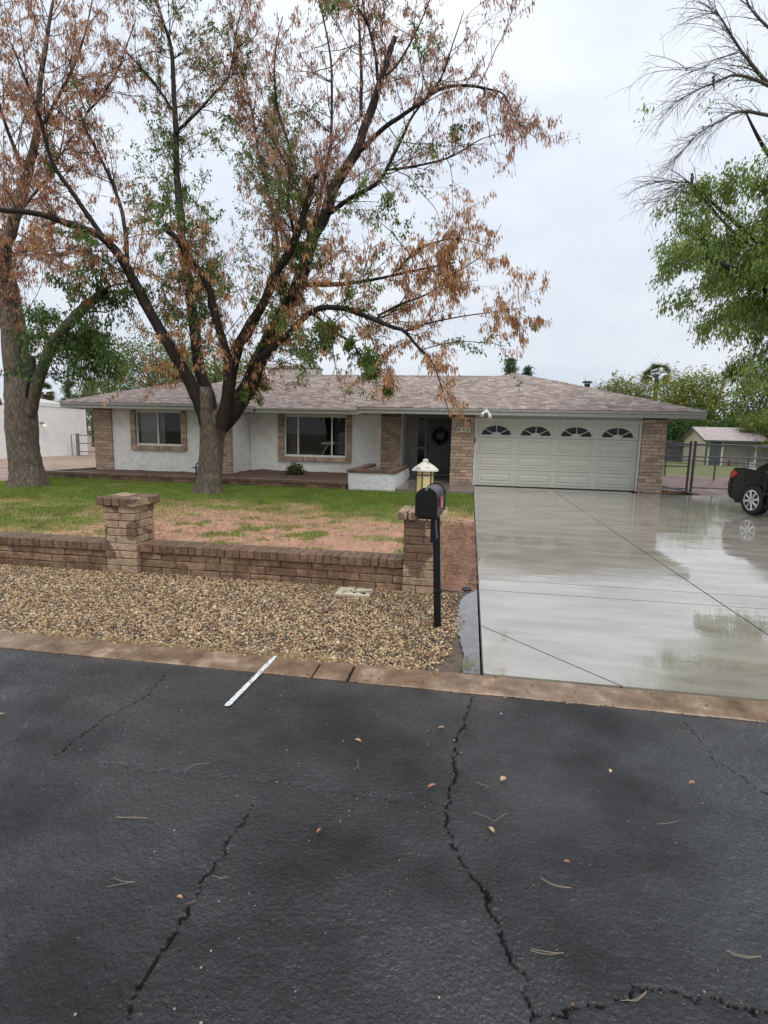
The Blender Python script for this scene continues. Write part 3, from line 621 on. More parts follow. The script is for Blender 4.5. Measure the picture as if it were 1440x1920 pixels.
# windows with brick surrounds
def window(x0, x1, z0, z1, yf, sx0, sx1, sz0, panes, label=None):
    w = MB(); f = .045; d0, d1 = yf+.02, yf+.075
    w.box(x0, x1, d0, d1, z1-f, z1); w.box(x0, x1, d0, d1, z0, z0+f); w.box(x0, x0+f, d0, d1, z0+f, z1-f); w.box(x1-f, x1, d0, d1, z0+f, z1-f)
    for p in panes[1:-1]: w.box(p-f*.55, p+f*.55, d0, d1, z0+f, z1-f)
    win = w.build('window', WINFRAME, house)
    MB().box(x0-.01, x1+.01, yf-.035, yf+.03, z0-.03, z0-.002).build('sill', WINFRAME, win)
    for a, b_ in zip(panes[:-1], panes[1:]):
        MB().quad((a+f*.4, yf+.05, z0+f*.6), (b_-f*.4, yf+.05, z0+f*.6), (b_-f*.4, yf+.05, z1-f*.6), (a+f*.4, yf+.05, z1-f*.6)).build('pane', GLASS, win)
    # dark room behind the glass
    r = MB(); r.quad((x0-.6, yf+2.2, z0-.6), (x1+.6, yf+2.2, z0-.6), (x1+.6, yf+2.2, z1+.1), (x0-.6, yf+2.2, z1+.1)); r.quad((x0-.6, yf+.2, z0-.6), (x1+.6, yf+.2, z0-.6), (x1+.6, yf+2.2, z0-.6), (x0-.6, yf+2.2, z0-.6))
    r.quad((x0-.6, yf+.2, z0-.6), (x0-.6, yf+2.2, z0-.6), (x0-.6, yf+2.2, z1+.1), (x0-.6, yf+.2, z1+.1)); r.quad((x1+.6, yf+.2, z0-.6), (x1+.6, yf+2.2, z0-.6), (x1+.6, yf+2.2, z1+.1), (x1+.6, yf+.2, z1+.1))
    r.quad((x0-.6, yf+.2, z1+.1), (x1+.6, yf+.2, z1+.1), (x1+.6, yf+2.2, z1+.1), (x0-.6, yf+2.2, z1+.1)); r.build('room', INTERIOR, win)
    s = MB().box(sx0+.01, x0-.004, yf-.035, yf-.002, sz0+.01, 2.2); s.box(x1+.004, sx1-.01, yf-.035, yf-.002, sz0+.01, 2.2); s.box(x0-.004, x1+.004, yf-.035, yf-.002, sz0+.01, z0-.034)
    sur = s.build('brick_surround', MORTAR, house); ch = .1045
    z = z0-.034
    while z+ch < 2.215:
        for a, b_ in ((sx0, x0-.012), (x1+.012, sx1)): brick(sur, a, b_, yf-.062, yf-.03, z+.004, z+ch-.005, BRICK, .005)
        z += ch
    n = int((sx1-sx0)/.105); st = (sx1-sx0)/n
    for k in range(n): brick(sur, sx0+k*st+.004, sx0+(k+1)*st-.004, yf-.075, yf-.03, sz0, z0-.036, BRICK, .005)
    return win
w1 = window(-11.36, -9.68, 1.04, 2.175, 16.84, -11.56, -9.49, .857, [-11.36, -10.57, -9.68])
w2 = window(-6.60, -4.33, .745, 2.165, 18.4, -6.83, -4.12, .555, [-6.60, -6.10, -4.86, -4.33])
bl = MB()
for k in range(36): z = 1.09+k*.03; bl.box(-11.3, -10.62, 16.99, 17.005, z, z+.017)
bl.build('blind', flat('blind_slats', (.62, .60, .55), .6), w1)
cu = MB()
for k in range(8): cu.box(-10.62+k*.028, -10.60+k*.028, 16.98+.02*(k % 2), 16.99+.02*(k % 2), 1.1, 2.15)
cu.build('curtain', flat('curtain_cloth', (.5, .5, .47), .8), w1)
c2 = MB()
for x0, x1 in ((-6.55, -6.16), (-4.80, -4.38)):
    for k in range(9): a = x0+(x1-x0)*k/9; c2.box(a, a+.03, 18.66+.03*(k % 2), 18.68+.03*(k % 2), .6, 2.15)
c2.build('curtain', flat('dark_curtain', (.16, .16, .15), .9), w2)
# pale curved thing standing inside behind the middle window
ib = empty('ironing_board', 'white curved board on angled leg standing behind the large window', 'ironing board', (-5.05, 19.2, 0))
q = MB(); q.prism([(-5.42, 1.17), (-5.38, 1.225), (-5.2, 1.255), (-4.6, 1.255), (-4.6, 1.175), (-5.15, 1.165)], 'y', 19.0, 19.35); q.build('board', WHITE, ib)
q = MB(); q.tube([(-5.17, 19.17, 1.165), (-5.3, 19.17, 1.0), (-5.40, 19.17, .8), (-5.42, 19.17, .3)], .035, 8); q.build('leg', WHITE, ib)
# soffits, fascia, gutters
sf = MB()
sf.box(-13.68, -7.47, 16.25, 16.83, ZS+.05, ZS+.06); sf.box(-13.68, -12.8, 16.83, 26.9, ZS+.05, ZS+.06); sf.box(-7.9, -7.47, 16.84, 18.4, ZS+.051, ZS+.061); sf.box(-8, -3.5, 17.75, 18.45, ZS+.05, ZS+.06)
sf.box(-3.52, 6.5, 16.55, 17.2, ZS+.05, ZS+.06); sf.box(-3.52, -.4, 17.2, 19.7, ZS+.052, ZS+.062); sf.box(5.76, 6.5, 17.2, 26.4, ZS+.05, ZS+.06)
sf.build('soffit', SOFFIT, house)
def fascia(p, q, z0=ZS, z1=ZE-.035):
    p, q = Vector((*p, 0)), Vector((*q, 0)); d = (q-p).normalized(); n = Vector((d.y, -d.x, 0))
    b = MB()
    def bx(o0, o1, a, c_):
        vs = [b.bm.verts.new((v.x, v.y, z)) for z in (a, c_) for v in (p+n*o0, q+n*o0, q+n*o1, p+n*o1)]
        for f in ((0, 1, 2, 3), (7, 6, 5, 4), (0, 4, 5, 1), (1, 5, 6, 2), (2, 6, 7, 3), (3, 7, 4, 0)): b.bm.faces.new([vs[k] for k in f])
    bx(-.04, 0, z0, z1-.05); bx(-.04, .035, z1-.047, z1+.012)
    return b.build('fascia', TRIM, house)
fascia((-13.7, 16.2), (-7.45, 16.2)); fascia((-7.45, 16.243), (-7.45, 17.7)); fascia((-7.41, 17.7), (-3.5, 17.7))
fascia((-3.54, 16.5), (6.55, 16.5)); fascia((6.55, 16.543), (6.55, 26.4)); fascia((-13.7, 26.9), (-13.7, 16.243)); fascia((-3.54, 17.9), (-3.54, 16.543))
# roof: three interpenetrating hip roofs
class Hip:
    def __init__(s, x0, x1, y0, y1, k, z=ZE): s.r = (x0, x1, y0, y1, k, z)
    def H(s, x, y):
        x0, x1, y0, y1, k, z = s.r; d = min(x-x0, x1-x, y-y0, y1-y); return z+k*d if d >= -.001 else -9
HG, HM, HL = Hip(-3.54, 6.55, 16.5, 27.4, .318), Hip(-13.7, 6.4, 17.7, 26.9, .345, ZE-.03), Hip(-13.7, -7.45, 16.2, 27, .318)
roof = empty('roof', None, None); roof.parent = house; roof.location = -house.location
def wl(o): return o
def roof_deck(h):
    x0, x1, y0, y1, k, z = h.r; z -= .012; b = MB()
    if x1-x0 < y1-y0: m = (x1-x0)/2; A, B = ((x0+x1)/2, y0+m), ((x0+x1)/2, y1-m)
    else: m = (y1-y0)/2; A, B = (x0+m, (y0+y1)/2), (x1-m, (y0+y1)/2)
    zt = z+k*m; A, B = (*A, zt), (*B, zt); c = [(x0, y0, z), (x1, y0, z), (x1, y1, z), (x0, y1, z)]
    if x1-x0 < y1-y0: fs = ((c[0], c[1], A), (c[1], c[2], B, A), (c[2], c[3], B), (c[3], c[0], A, B))
    else: fs = ((c[0], c[1], B, A), (c[1], c[2], B), (c[2], c[3], A, B), (c[3], c[0], A))
    for f in fs: b.quad(*f)
    b.build('deck', flat('roof_deck', (.17, .125, .11), .7), roof)
for h in (HG, HM, HL): roof_deck(h)
PAL = np.array([(.34, .25, .205), (.44, .35, .31), (.235, .165, .135), (.52, .45, .42), (.30, .235, .215), (.40, .27, .22), (.20, .16, .15), (.46, .39, .37)])
SV, SF, SC = [], [], []
def shingles(h, others, side):
    x0, x1, y0, y1, k, z = h.r
    if side == 'f': o, e, u, L = Vector((x0, y0, z)), Vector((1, 0, 0)), Vector((0, 1, k)), x1-x0
    elif side == 'r': o, e, u, L = Vector((x1, y0, z)), Vector((0, 1, 0)), Vector((-1, 0, k)), y1-y0
    else: o, e, u, L = Vector((x0, y0, z)), Vector((0, 1, 0)), Vector((1, 0, k)), y1-y0
    nrm = e.cross(u).normalized()
    if nrm.z < 0: nrm = -nrm
    per = .145/math.hypot(1, k); run = min(x1-x0, y1-y0)/2
    row = 0; s = -.012
    while s < run:
        t = -random.uniform(0, .3)
        while t < L:
            w = random.uniform(.13, .25); m = o+e*(t+w/2)+u*(s+per/2)
            ok = abs(h.H(m.x, m.y)-(z+k*(s+per/2))) < .035
            if ok and all(q.H(m.x, m.y) < m.z+.015 for q in others):
                th = random.uniform(.008, .02); c = (PAL[random.randrange(len(PAL))]*.6+PAL.mean(0)*.4)*np.array([1.03, 1.02, .985])*random.uniform(.82, 1.18)
                a0, b0 = t+.003, t+w-.003
                def cl(tt, ss): # keep inside the hip lines
                    if side == 'f': return min(max(tt, ss), L-ss) if h.r[1]-h.r[0] < 99 else tt
                    return min(max(tt, ss), L-ss)
                n0 = len(SV); lo, hi = s, s+per*1.25
                p = [o+e*cl(a0, lo)+u*lo+nrm*th, o+e*cl(b0, lo)+u*lo+nrm*th, o+e*cl(b0, hi)+u*hi+nrm*.001, o+e*cl(a0, hi)+u*hi+nrm*.001, o+e*cl(a0, lo)+u*lo-nrm*.01, o+e*cl(b0, lo)+u*lo-nrm*.01]
                SV.extend(p); SF.extend([(n0, n0+1, n0+2, n0+3), (n0+4, n0+5, n0+1, n0)]); SC.extend([c]*6)
            t += w
        s += per; row += 1
shingles(HG, [HM], 'f'); shingles(HG, [HM], 'r'); shingles(HG, [HM], 'l'); shingles(HM, [HG, HL], 'f'); shingles(HL, [HM], 'f'); shingles(HL, [HM], 'r'); shingles(HL, [HM], 'l'); shingles(HM, [HG, HL], 'l')
so_ = link('shingles', np_mesh('shingles', [tuple(v) for v in SV], [np.array(SF)], SHINGLE, col=np.array(SC)), roof); so_['kind'] = 'stuff'
def cap_mesh(v):
    b = MB(); c = PAL[[0, 2, 4, 6][v]]; 
    pts = [(-.11, -.042), (0, .012), (.11, -.042)]
    A = [b.bm.verts.new((x, -.11, z+.02)) for x, z in pts]; B = [b.bm.verts.new((x, .14, z+.004)) for x, z in pts]; D = [b.bm.verts.new((x, -.11, z-.004)) for x, z in pts]
    for k in range(2): b.bm.faces.new((A[k], A[k+1], B[k+1], B[k])); b.bm.faces.new((D[k], D[k+1], A[k+1], A[k]))
    return b.me('ridge_cap', flat('ridge_cap_%s' % 'abcd'[v], tuple(c*.85), .5))
CAPS = [cap_mesh(v) for v in range(4)]
def ridge(p, q, step=.2):
    p, q = Vector(p), Vector(q); d = q-p; n = int(d.length/step); d.normalize()
    rot = d.to_track_quat('Y', 'Z').to_euler()
    for k in range(n): link('ridge_cap', random.choice(CAPS), roof, p+d*(k*step+.1)+Vector((random.uniform(-.01, .01), 0, random.uniform(0, .012))), rot)
def hz(h, d): return h.r[5]+h.r[4]*d
ridge((6.55, 16.5, ZE), (1.505, 21.545, hz(HG, 5.045))); ridge((-3.54, 16.5, ZE), (.5, 20.54, hz(HG, 4.04)))
ridge((-13.7, 16.2, ZE), (-10.575, 19.325, hz(HL, 3.125))); ridge((-9.1, 22.3, hz(HM, 4.6)), (1.2, 22.3, hz(HM, 4.6)), .25); ridge((-10.575, 19.4, hz(HL, 3.125)), (-10.575, 20.6, hz(HL, 3.125)))
# chimney, roof vent
ch = MB().box(-9.0, -6.75, 23.0, 23.8, 3.2, 4.36); ch.box(-9.05, -6.7, 22.95, 23.85, 4.36, 4.44, .01); ch.build('chimney', flat('chimney_stucco', (.50, .46, .40), .8), roof)
v = MB(); v.tube([(4.02, 20.3, 3.0), (4.02, 20.3, 3.52)], .10, 12); v.tube([(4.02, 20.3, 3.56), (4.02, 20.3, 3.62)], [.19, .15], 12); v.box(3.95, 3.97, 20.2, 20.4, 3.5, 3.57); v.box(4.07, 4.09, 20.2, 20.4, 3.5, 3.57)
v.build('roof_vent', flat('black_vent', (.03, .028, .026), .5), roof)
# garage door
gd = empty('garage_door', None, None); gd.parent = house; gd.location = Vector((2.6, 17.25, 0))-house.location
def gpart(mb, name, mat): return mb.build(name, mat, gd)
GX0, GX1, GZ0, GZ1 = .185, 5.02, .035, 2.075
sh = (GZ1-GZ0)/4
for k in range(4): gpart(MB().box(GX0, GX1, 17.26, 17.30, GZ0+k*sh+.003, GZ0+(k+1)*sh-.003, .004), 'door_section', GDOOR)
pw = (GX1-GX0)/4
def raised(cx, cz, w, h):
    b = MB(); y0, y1 = 17.2598, 17.247
    o = [(cx-w/2, cz-h/2), (cx+w/2, cz-h/2), (cx+w/2, cz+h/2), (cx-w/2, cz+h/2)]
    def ring(s, y): return [b.bm.verts.new((x + (s if x < cx else -s), y, z + (s if z < cz else -s))) for x, z in o]
    r = [ring(0, y0), ring(.012, y1), ring(.03, y1), ring(.045, y0-.001), ring(.075, y0-.001), ring(.1, y1-.002)]
    for A, B in zip(r[:-1], r[1:]):
        for k in range(4): b.bm.faces.new((A[k], A[(k+1) % 4], B[(k+1) % 4], B[k]))
    b.bm.faces.new(r[-1]); return gpart(b, 'panel', GDOOR)
for r in range(3):
    for c_ in range(4): raised(GX0+(c_+.5)*pw, GZ0+(r+.5)*sh, 1.02, .335)
for c_ in range(4):
    cx = GX0+(c_+.5)*pw; z0 = GZ0+3.16*sh; RX, RZ, rx, rz = .45, .285, .15, .09; y = 17.2545
    b = MB(); n = 24   # raised frame around the arch
    o = [(cx-.51, z0-.075), (cx+.51, z0-.075), (cx+.51, z0+RZ+.075), (cx-.51, z0+RZ+.075)]
    for s0, s1 in ((0, .02),):
        for k in range(4):
            (xa, za), (xb, zb) = o[k], o[(k+1) % 4]
            def ins(x, z, s): return (x + (s if x < cx else -s), 17.249, z + (s if z < z0+.1 else -s))
            b.quad(ins(xa, za, s0), ins(xb, zb, s0), ins(xb, zb, s1), ins(xa, za, s1)); b.quad((xa, 17.2598, za), (xb, 17.2598, zb), ins(xb, zb, 0), ins(xa, za, 0)); b.quad(ins(xa, za, s1), ins(xb, zb, s1), (ins(xb, zb, s1)[0], 17.2598, ins(xb, zb, s1)[2]), (ins(xa, za, s1)[0], 17.2598, ins(xa, za, s1)[2]))
    gpart(b, 'fanlight_frame', GDOOR)
    cuts = [0, 38, 90, 142, 180]
    for a0, a1 in zip(cuts[:-1], cuts[1:]):
        g0, g1 = R_(a0)+.035*(a0 > 0), R_(a1)-.035*(a1 < 180); b = MB(); th_ = np.linspace(g0, g1, 8)
        b.prism([(cx+RX*math.cos(t), z0+RZ*math.sin(t)) for t in th_] + [(cx+rx*math.cos(t), z0+rz*math.sin(t)) for t in th_[::-1]], 'y', y, 17.2599)
        gpart(b, 'fanlight_pane', DARKGLASS)
    for a in (38, 90, 142):
        t = R_(a); gpart(MB().tube([(cx+rx*.9*math.cos(t), 17.252, z0+rz*.9*math.sin(t)), (cx+RX*1.01*math.cos(t), 17.252, z0+RZ*1.01*math.sin(t))], .015, 5), 'muntin', GDOOR)
jm = MB(); jm.box(.115, .183, 17.18, 17.31, .02, 2.16, .004); jm.box(5.022, 5.086, 17.18, 17.31, .02, 2.16, .004); jm.box(.184, 5.021, 17.185, 17.256, 2.062, 2.16, .004); jm.build('garage_trim', flat('trim_white_grey', (.52, .53, .50), .5), house)
MB().box(.19, 5.01, 17.245, 17.30, .018, .036).build('bottom_seal', flat('rubber', (.03, .03, .03), .7), gd)
# front door and sidelight
fd = MB().box(-1.612, -.648, 19.62, 19.68, .155, 2.2).build('front_door', DOORPAINT, house)
for k in range(7): MB().box(-1.50+k*.107, -1.50+k*.107+.1, 19.608, 19.622, .24, 2.08, .004).build('plank', DOORPAINT, fd)
MB().tube([(-1.55, 19.59, 1.0), (-1.55, 19.56, 1.05), (-1.55, 19.56, 1.3), (-1.55, 19.59, 1.35)], .014, 6).build('door_handle', flat('handle_black', (.02, .02, .02), .3), fd)
fr = MB(); fr.box(-1.955, -1.91, 19.60, 19.70, .1, 2.19); fr.box(-1.655, -1.605, 19.60, 19.70, .1, 2.19); fr.box(-.655, -.605, 19.60, 19.70, .1, 2.19); fr.box(-1.91, -1.655, 19.61, 19.69, 1.09, 1.15); fr.box(-1.91, -1.655, 19.61, 19.69, .1, .3)
fr.box(-1.6, -.66, 19.60, 19.70, .1, .158); fr.build('door_frame', PORCHPAINT, house)
MB().box(-1.91, -1.655, 19.64, 19.66, .3, 1.09).build('sidelight_pane', DARKGLASS, house); MB().box(-1.91, -1.655, 19.64, 19.66, 1.15, 2.19).build('sidelight_pane', DARKGLASS, house)
db = empty('doorbell', 'small white doorbell on the grey porch panel', 'doorbell', (-2.07, 19.595, 1.09))
MB().box(-2.10, -2.04, 19.575, 19.599, 1.03, 1.16, .006).build('plate', flat('doorbell_plate', (.25, .25, .25), .4), db); MB().box(-2.09, -2.05, 19.568, 19.576, 1.04, 1.09, .003).build('button', WHITE, db)
# porch paving
porch = empty('porch', 'brown grey wet paved porch and walk to the front door', None, (-1, 17.5, 0), None, 'structure')
PAVE = pmat('porch_paving', [(.3, (.13, .10, .085)), (.7, (.24, .20, .175))], scale=4, rough=(.2, .5), bump=.003, bscale=60, coat=.4, coat_r=.1)
for (x0, x1, y0, y1) in ((-2.06, -.64, 15.0, 16.3), (-2.06, -.64, 16.31, 17.7), (-2.34, -.64, 17.71, 19.59), (-.63, .135, 15.0, 17.12)): MB().box(x0, x1, y0, y1, -.05, .055 if y0 < 17.7 else .075, .006).build('paving_slab', PAVE, porch)
# white stucco planter with brick cap
pl = empty('planter', 'white rough stucco planter with brick capped rim beside the porch', 'planter', (-2.77, 16.6, 0))
t = .2; X0, X1, Y0, Y1 = -3.45, -2.09, 14.92, 18.34
b = MB(); b.box(X0, X1, Y0, Y0+t, -.1, .475, .015); b.box(X0, X0+t, Y0+t, Y1, -.1, .47); b.box(X1-t, X1, Y0+t, Y1, -.1, .47); b.build('stucco_wall', STUCCO_ROUGH, pl)
n = 15
for k in range(n): brick(pl, X0-.03+k*(X1-X0+.06)/n+.003, X0-.03+(k+1)*(X1-X0+.06)/n-.003, Y0-.04, Y0+.21, .475, .565, BRICK_CAP, .005)
for xs0 in (X0-.03, X1-.22):
    n = 34; s = (Y1-Y0-.22)/n
    for k in range(n): brick(pl, xs0, xs0+.25, Y0+.215+k*s+.003, Y0+.215+(k+1)*s-.003, .472, .562, BRICK_CAP, .005)
MB().box(X0+.19, X1-.19, Y0+.19, Y1, .1, .36).build('planter_soil', SOIL, pl)
# low brick border in front of the beds
bd = empty('brick_border', 'long low dark brick border along the flower bed under the windows', 'wall', (-8, 14.7, 0))
MB().box(-13.4, -3.46, 14.63, 14.82, -.1, .125).build('core', MORTAR_DK, bd)
z = 0.0
for c in range(2):
    x = -13.4+(.17 if c else 0)
    while x < -3.5:
        x2 = min(x+.345, -3.46); brick(bd, x+.004, x2-.004, 14.615, 14.72, -.045+c*.085, .033+c*.085, BRICK_WET); x += .345
n = int((13.4-3.46)/.088); s = (13.4-3.46)/n
for k in range(n): brick(bd, -13.4+k*s+.004, -13.4+(k+1)*s-.004, 14.585, 14.85, .128, .215, BRICK_CAP, .005)
ret = MB(); d = Vector((.36, 2.2, 0)).normalized(); p = Vector((-13.45, 14.85, 0)); nrm = Vector((d.y, -d.x, 0))
vs = [ret.bm.verts.new((v.x, v.y, z)) for z in (-.1, .19) for v in (p, p+d*2.1, p+d*2.1+nrm*.2, p+nrm*.2)]
for f in ((0, 1, 2, 3), (7, 6, 5, 4), (0, 4, 5, 1), (1, 5, 6, 2), (2, 6, 7, 3), (3, 7, 4, 0)): ret.bm.faces.new([vs[k] for k in f])
ret.build('return_wall', BRICK_CAP, bd)
sheet('flower_bed', -13.2, -3.46, 14.8, 18.42, .10, SOIL, 'dark wet soil bed in front of the house', 120, 40, lambda X, Y: .08+.09*vnoise(X, Y, 1.3, 5)+.04*vnoise(X, Y, 7, 6) + .05*sstep(16.8, 18.4, Y))
# small things on the house
pq = empty('house_number_plaque', 'cream house number plaque reading 428 on the brick pier', 'sign', (-.236, 17.12, 1.79))
MB().box(-.445, -.03, 17.108, 17.137, 1.705, 1.875, .006).build('plate', flat('plaque_cream', (.60, .53, .42), .5), pq)
def text(body, size, loc, mat, parent, name):
    cu = bpy.data.curves.new('t', 'FONT'); cu.body = body; cu.size = size; cu.extrude = .003; cu.align_x = 'LEFT'
    o = bpy.data.objects.new('t', cu); C.objects.link(o); dg = bpy.context.evaluated_depsgraph_get(); me = bpy.data.meshes.new_from_object(o.evaluated_get(dg)); bpy.data.objects.remove(o)
    me.materials.clear(); me.materials.append(mat); me.transform(Matrix.Rotation(R_(90), 4, 'X')); return link(name, me, parent, loc)
INK = flat('dark_brown_ink', (.045, .03, .025), .5)
text('428', .155, (-.285, 17.105, 1.735), INK, pq, 'numeral')
b = MB(); b.tube([(-.425, 17.104, 1.835), (-.38, 17.104, 1.852), (-.325, 17.104, 1.842)], .006, 5); b.tube([(-.42, 17.104, 1.74), (-.385, 17.104, 1.79), (-.345, 17.104, 1.80), (-.32, 17.104, 1.815)], [.010, .018, .014, .005], 6); b.tube([(-.385, 17.104, 1.78), (-.365, 17.104, 1.74), (-.33, 17.104, 1.738)], .007, 5); b.build('emblem', INK, pq)
wr = empty('wreath', 'dark green round wreath hanging on the front door', 'wreath', (-1.12, 19.56, 1.52))
WV, WF, WC = [], [], []
for k in range(520):
    a = random.uniform(0, 6.283); r = random.gauss(.235, .045); p = np.array([-1.10+r*math.cos(a), 19.56+random.uniform(-.05, .03), 1.56+r*math.sin(a)]); d = np.array([random.gauss(0, 1) for _ in range(3)]); d /= np.linalg.norm(d); e = np.cross(d, [.3, .8, .2]); e /= np.linalg.norm(e)
    n0 = len(WV); WV += [tuple(p-e*.012), tuple(p+d*.08), tuple(p+e*.012)]; WF.append((n0, n0+1, n0+2)); g = random.uniform(.5, 1.3); WC += [(.012*g, .02*g, .03*g)]*3
link('wreath_leaves', np_mesh('wreath_leaves', WV, [np.array(WF)], LEAF, col=np.array(WC)), wr)
b = MB(); ring_ = [(-1.10+.235*math.cos(a), 19.575, 1.56+.235*math.sin(a)) for a in np.linspace(0, 2*math.pi, 24)]; b.tube(ring_, .03, 6, False); b.build('wreath_ring', flat('wreath_dark', (.02, .02, .02), .8), wr)
fl_ = empty('floodlight', 'white twin head security light on the fascia above the garage', 'light', (.42, 16.45, 2.33))
FW = flat('floodlight_white', (.78, .77, .72), .35)
b = MB(); b.tube([(.42, 16.47, 2.345), (.42, 16.40, 2.345)], .055, 12); b.box(.385, .455, 16.36, 16.43, 2.28, 2.37, .012); b.build('mount', FW, fl_)
for sx, dz in ((-1, -.03), (1, -.07)):
    b = MB(); b.tube([(.42+sx*.03, 16.40, 2.33), (.42+sx*.09, 16.37, 2.29+dz*.3), (.42+sx*.11, 16.34, 2.27+dz), (.42+sx*.125, 16.30, 2.24+dz)], [.025, .03, .05, .056], 10); b.build('lamp_head', FW, fl_)
sj = empty('wall_sconce_box', 'small dark metal box on the garage door trim', 'box', (.13, 17.16, 1.45)); MB().box(.118, .15, 17.13, 17.178, 1.38, 1.55, .004).build('body', DKSTEEL, sj)
bag = MB(); bmesh.ops.create_icosphere(bag.bm, subdivisions=2, radius=.16)
for v in bag.bm.verts: v.co = Vector((v.co.x*1.0, v.co.y*.6, v.co.z*1.35)) + v.co.normalized()*mnoise.noise(v.co*9)*.05
tag(bag.build('plastic_bag', flat('pale_plastic', (.42, .43, .44), .4), None, False, (-2.15, 18.1, .255)), 'pale grey crumpled bag leaning by the planter end', 'bag')
# hose pipe, ramp, shrub
hp = empty('standpipe', 'thin dark standpipe with tap beside the main trunk', 'pipe', (-8.17, 14.95, 0)); b = MB(); b.tube([(-8.17, 14.95, 0), (-8.17, 14.95, .52)], .028, 8); b.build('pipe', DKSTEEL, hp)
b = MB(); b.tube([(-8.29, 14.95, .45), (-8.12, 14.95, .45)], .018, 6); b.tube([(-8.16, 14.95, .52), (-8.16, 14.95, .56), (-8.09, 14.95, .60), (-8.06, 14.95, .58)], .022, 6); b.build('tap', DKSTEEL, hp)
rp = empty('ramp', 'dark ramp board over bricks at the garage corner', 'ramp', (6.3, 17.4, 0))
b = MB(); vs = [(5.80, 17.3, .235), (6.85, 17.12, .02), (6.85, 18.3, .02), (5.80, 18.3, .235)]; A = [b.bm.verts.new(v) for v in vs]; B = [b.bm.verts.new((v[0], v[1], v[2]-.035)) for v in vs]
b.bm.faces.new(A); b.bm.faces.new(B[::-1])
for k in range(4): b.bm.faces.new((A[k], B[k], B[(k+1) % 4], A[(k+1) % 4]))
b.build('board', flat('ramp_board', (.10, .09, .085), .4, coat=.3), rp)
for k in range(8): brick(rp, 5.80+k*.1, 5.80+k*.1+.094, 17.28+.0*k, 17.50, -.02, .075-.006*k, BRICK_WET, .005)
tag(MB().box(5.20, 5.26, 17.08, 17.13, 0, .10, .01).build('stone', flat('grey_stone', (.3, .3, .3), .6)), 'small grey stone at the foot of the right garage pier', 'stone')
# ------------------------------------------------------------------ trees
def tube_np(P, Rr, sides, jit=0.):
    P = np.asarray(P, float); n = len(P); T = np.gradient(P, axis=0); T /= np.linalg.norm(T, axis=1, keepdims=True)+1e-9
    ref = np.array([.31, .17, .93]) if abs(T[0] @ np.array([.31, .17, .93])) < .93 else np.array([1., 0, 0])
    A = np.cross(T, ref); A /= np.linalg.norm(A, axis=1, keepdims=True)+1e-9; B = np.cross(T, A)
    th = np.arange(sides)*2*np.pi/sides; r = np.asarray(Rr)[:, None]*(1+(rng.normal(0, jit, (n, sides)) if jit else 0))
    V = P[:, None]+(A[:, None]*np.cos(th)[None, :, None]+B[:, None]*np.sin(th)[None, :, None])*r[..., None]
    i = np.arange(n*sides).reshape(n, sides); Q = np.stack([i[:-1], np.roll(i[:-1], -1, 1), np.roll(i[1:], -1, 1), i[1:]], -1).reshape(-1, 4)
    return V.reshape(-1, 3), Q
class Acc:
    def __init__(s): s.V, s.Q, s.n = [], [], 0
    def add(s, V, Q): s.V.append(V); s.Q.append(Q+s.n); s.n += len(V)
    def build(s, name, mat, parent): return link(name, np_mesh(name, np.concatenate(s.V), [np.concatenate(s.Q)], mat, smooth=True), parent)
def smooth_poly(P, R, sub=4):
    """Catmull-Rom through the points"""
    P = np.asarray(P, float); n = len(P); out, ro = [], []
    for i in range(n-1):
        p0, p1, p2, p3 = P[max(i-1, 0)], P[i], P[i+1], P[min(i+2, n-1)]
        for k in range(sub):
            t = k/sub; out.append(.5*((2*p1)+(-p0+p2)*t+(2*p0-5*p1+4*p2-p3)*t*t+(-p0+3*p1-3*p2+p3)*t**3)); ro.append(R[i]*(1-t)+R[i+1]*t)
    out.append(P[-1]); ro.append(R[-1]); return np.array(out), np.array(ro)
def unit(v): return v/(np.linalg.norm(v)+1e-9)
class Tree:
    def __init__(s): s.limb, s.twig, s.sites = Acc(), Acc(), []
    def stem(s, P, R, sides=9, acc=None):
        P2, R2 = smooth_poly(P, R); P2 = P2 + rng.normal(0, .006, P2.shape)*np.minimum(1, R2[:, None]*12)
        V, Q = tube_np(P2, R2, sides, .05); (acc or s.limb).add(V, Q); return P2, R2
    def grow(s, p, d, L, r, lvl, kind, up=.25, wander=.22, droop=0., kids=(6, 5), leafy=1.):
        n = max(3, int(L/.16)); P = [p]; dd = unit(d)
        for k in range(n):
            dd = unit(dd+rng.normal(0, wander, 3)*.55+np.array([0, 0, up*.12-droop*(k/n)*.35])); P.append(P[-1]+dd*L/n)
        P = np.array(P); R = np.linspace(r, max(r*.35, .0022), n+1); V, Q = tube_np(P, R, 5 if lvl == 0 else 3); s.twig.add(V, Q)
        if lvl < 1:
            for _ in range(kids[0]):
                t = rng.uniform(.2, 1); i = min(int(t*n), n-1); ax = P[i+1]-P[i]; side = unit(np.cross(ax, rng.normal(0, 1, 3))); s.grow(P[i], unit(unit(ax)*.8+side*rng.uniform(.5, 1.1)), L*rng.uniform(.28, .55), max(r*.45, .003), lvl+1, kind, up, wander, droop, kids, leafy)
        m = rng.poisson((kids[1] if lvl else kids[1]*.8)*leafy)
        for _ in range(m):
            t = rng.uniform(.25, 1.0)*n; i = min(int(t), n-1); s.sites.append((P[i]+(P[i+1]-P[i])*(t-i), kind, unit(P[i+1]-P[i])))
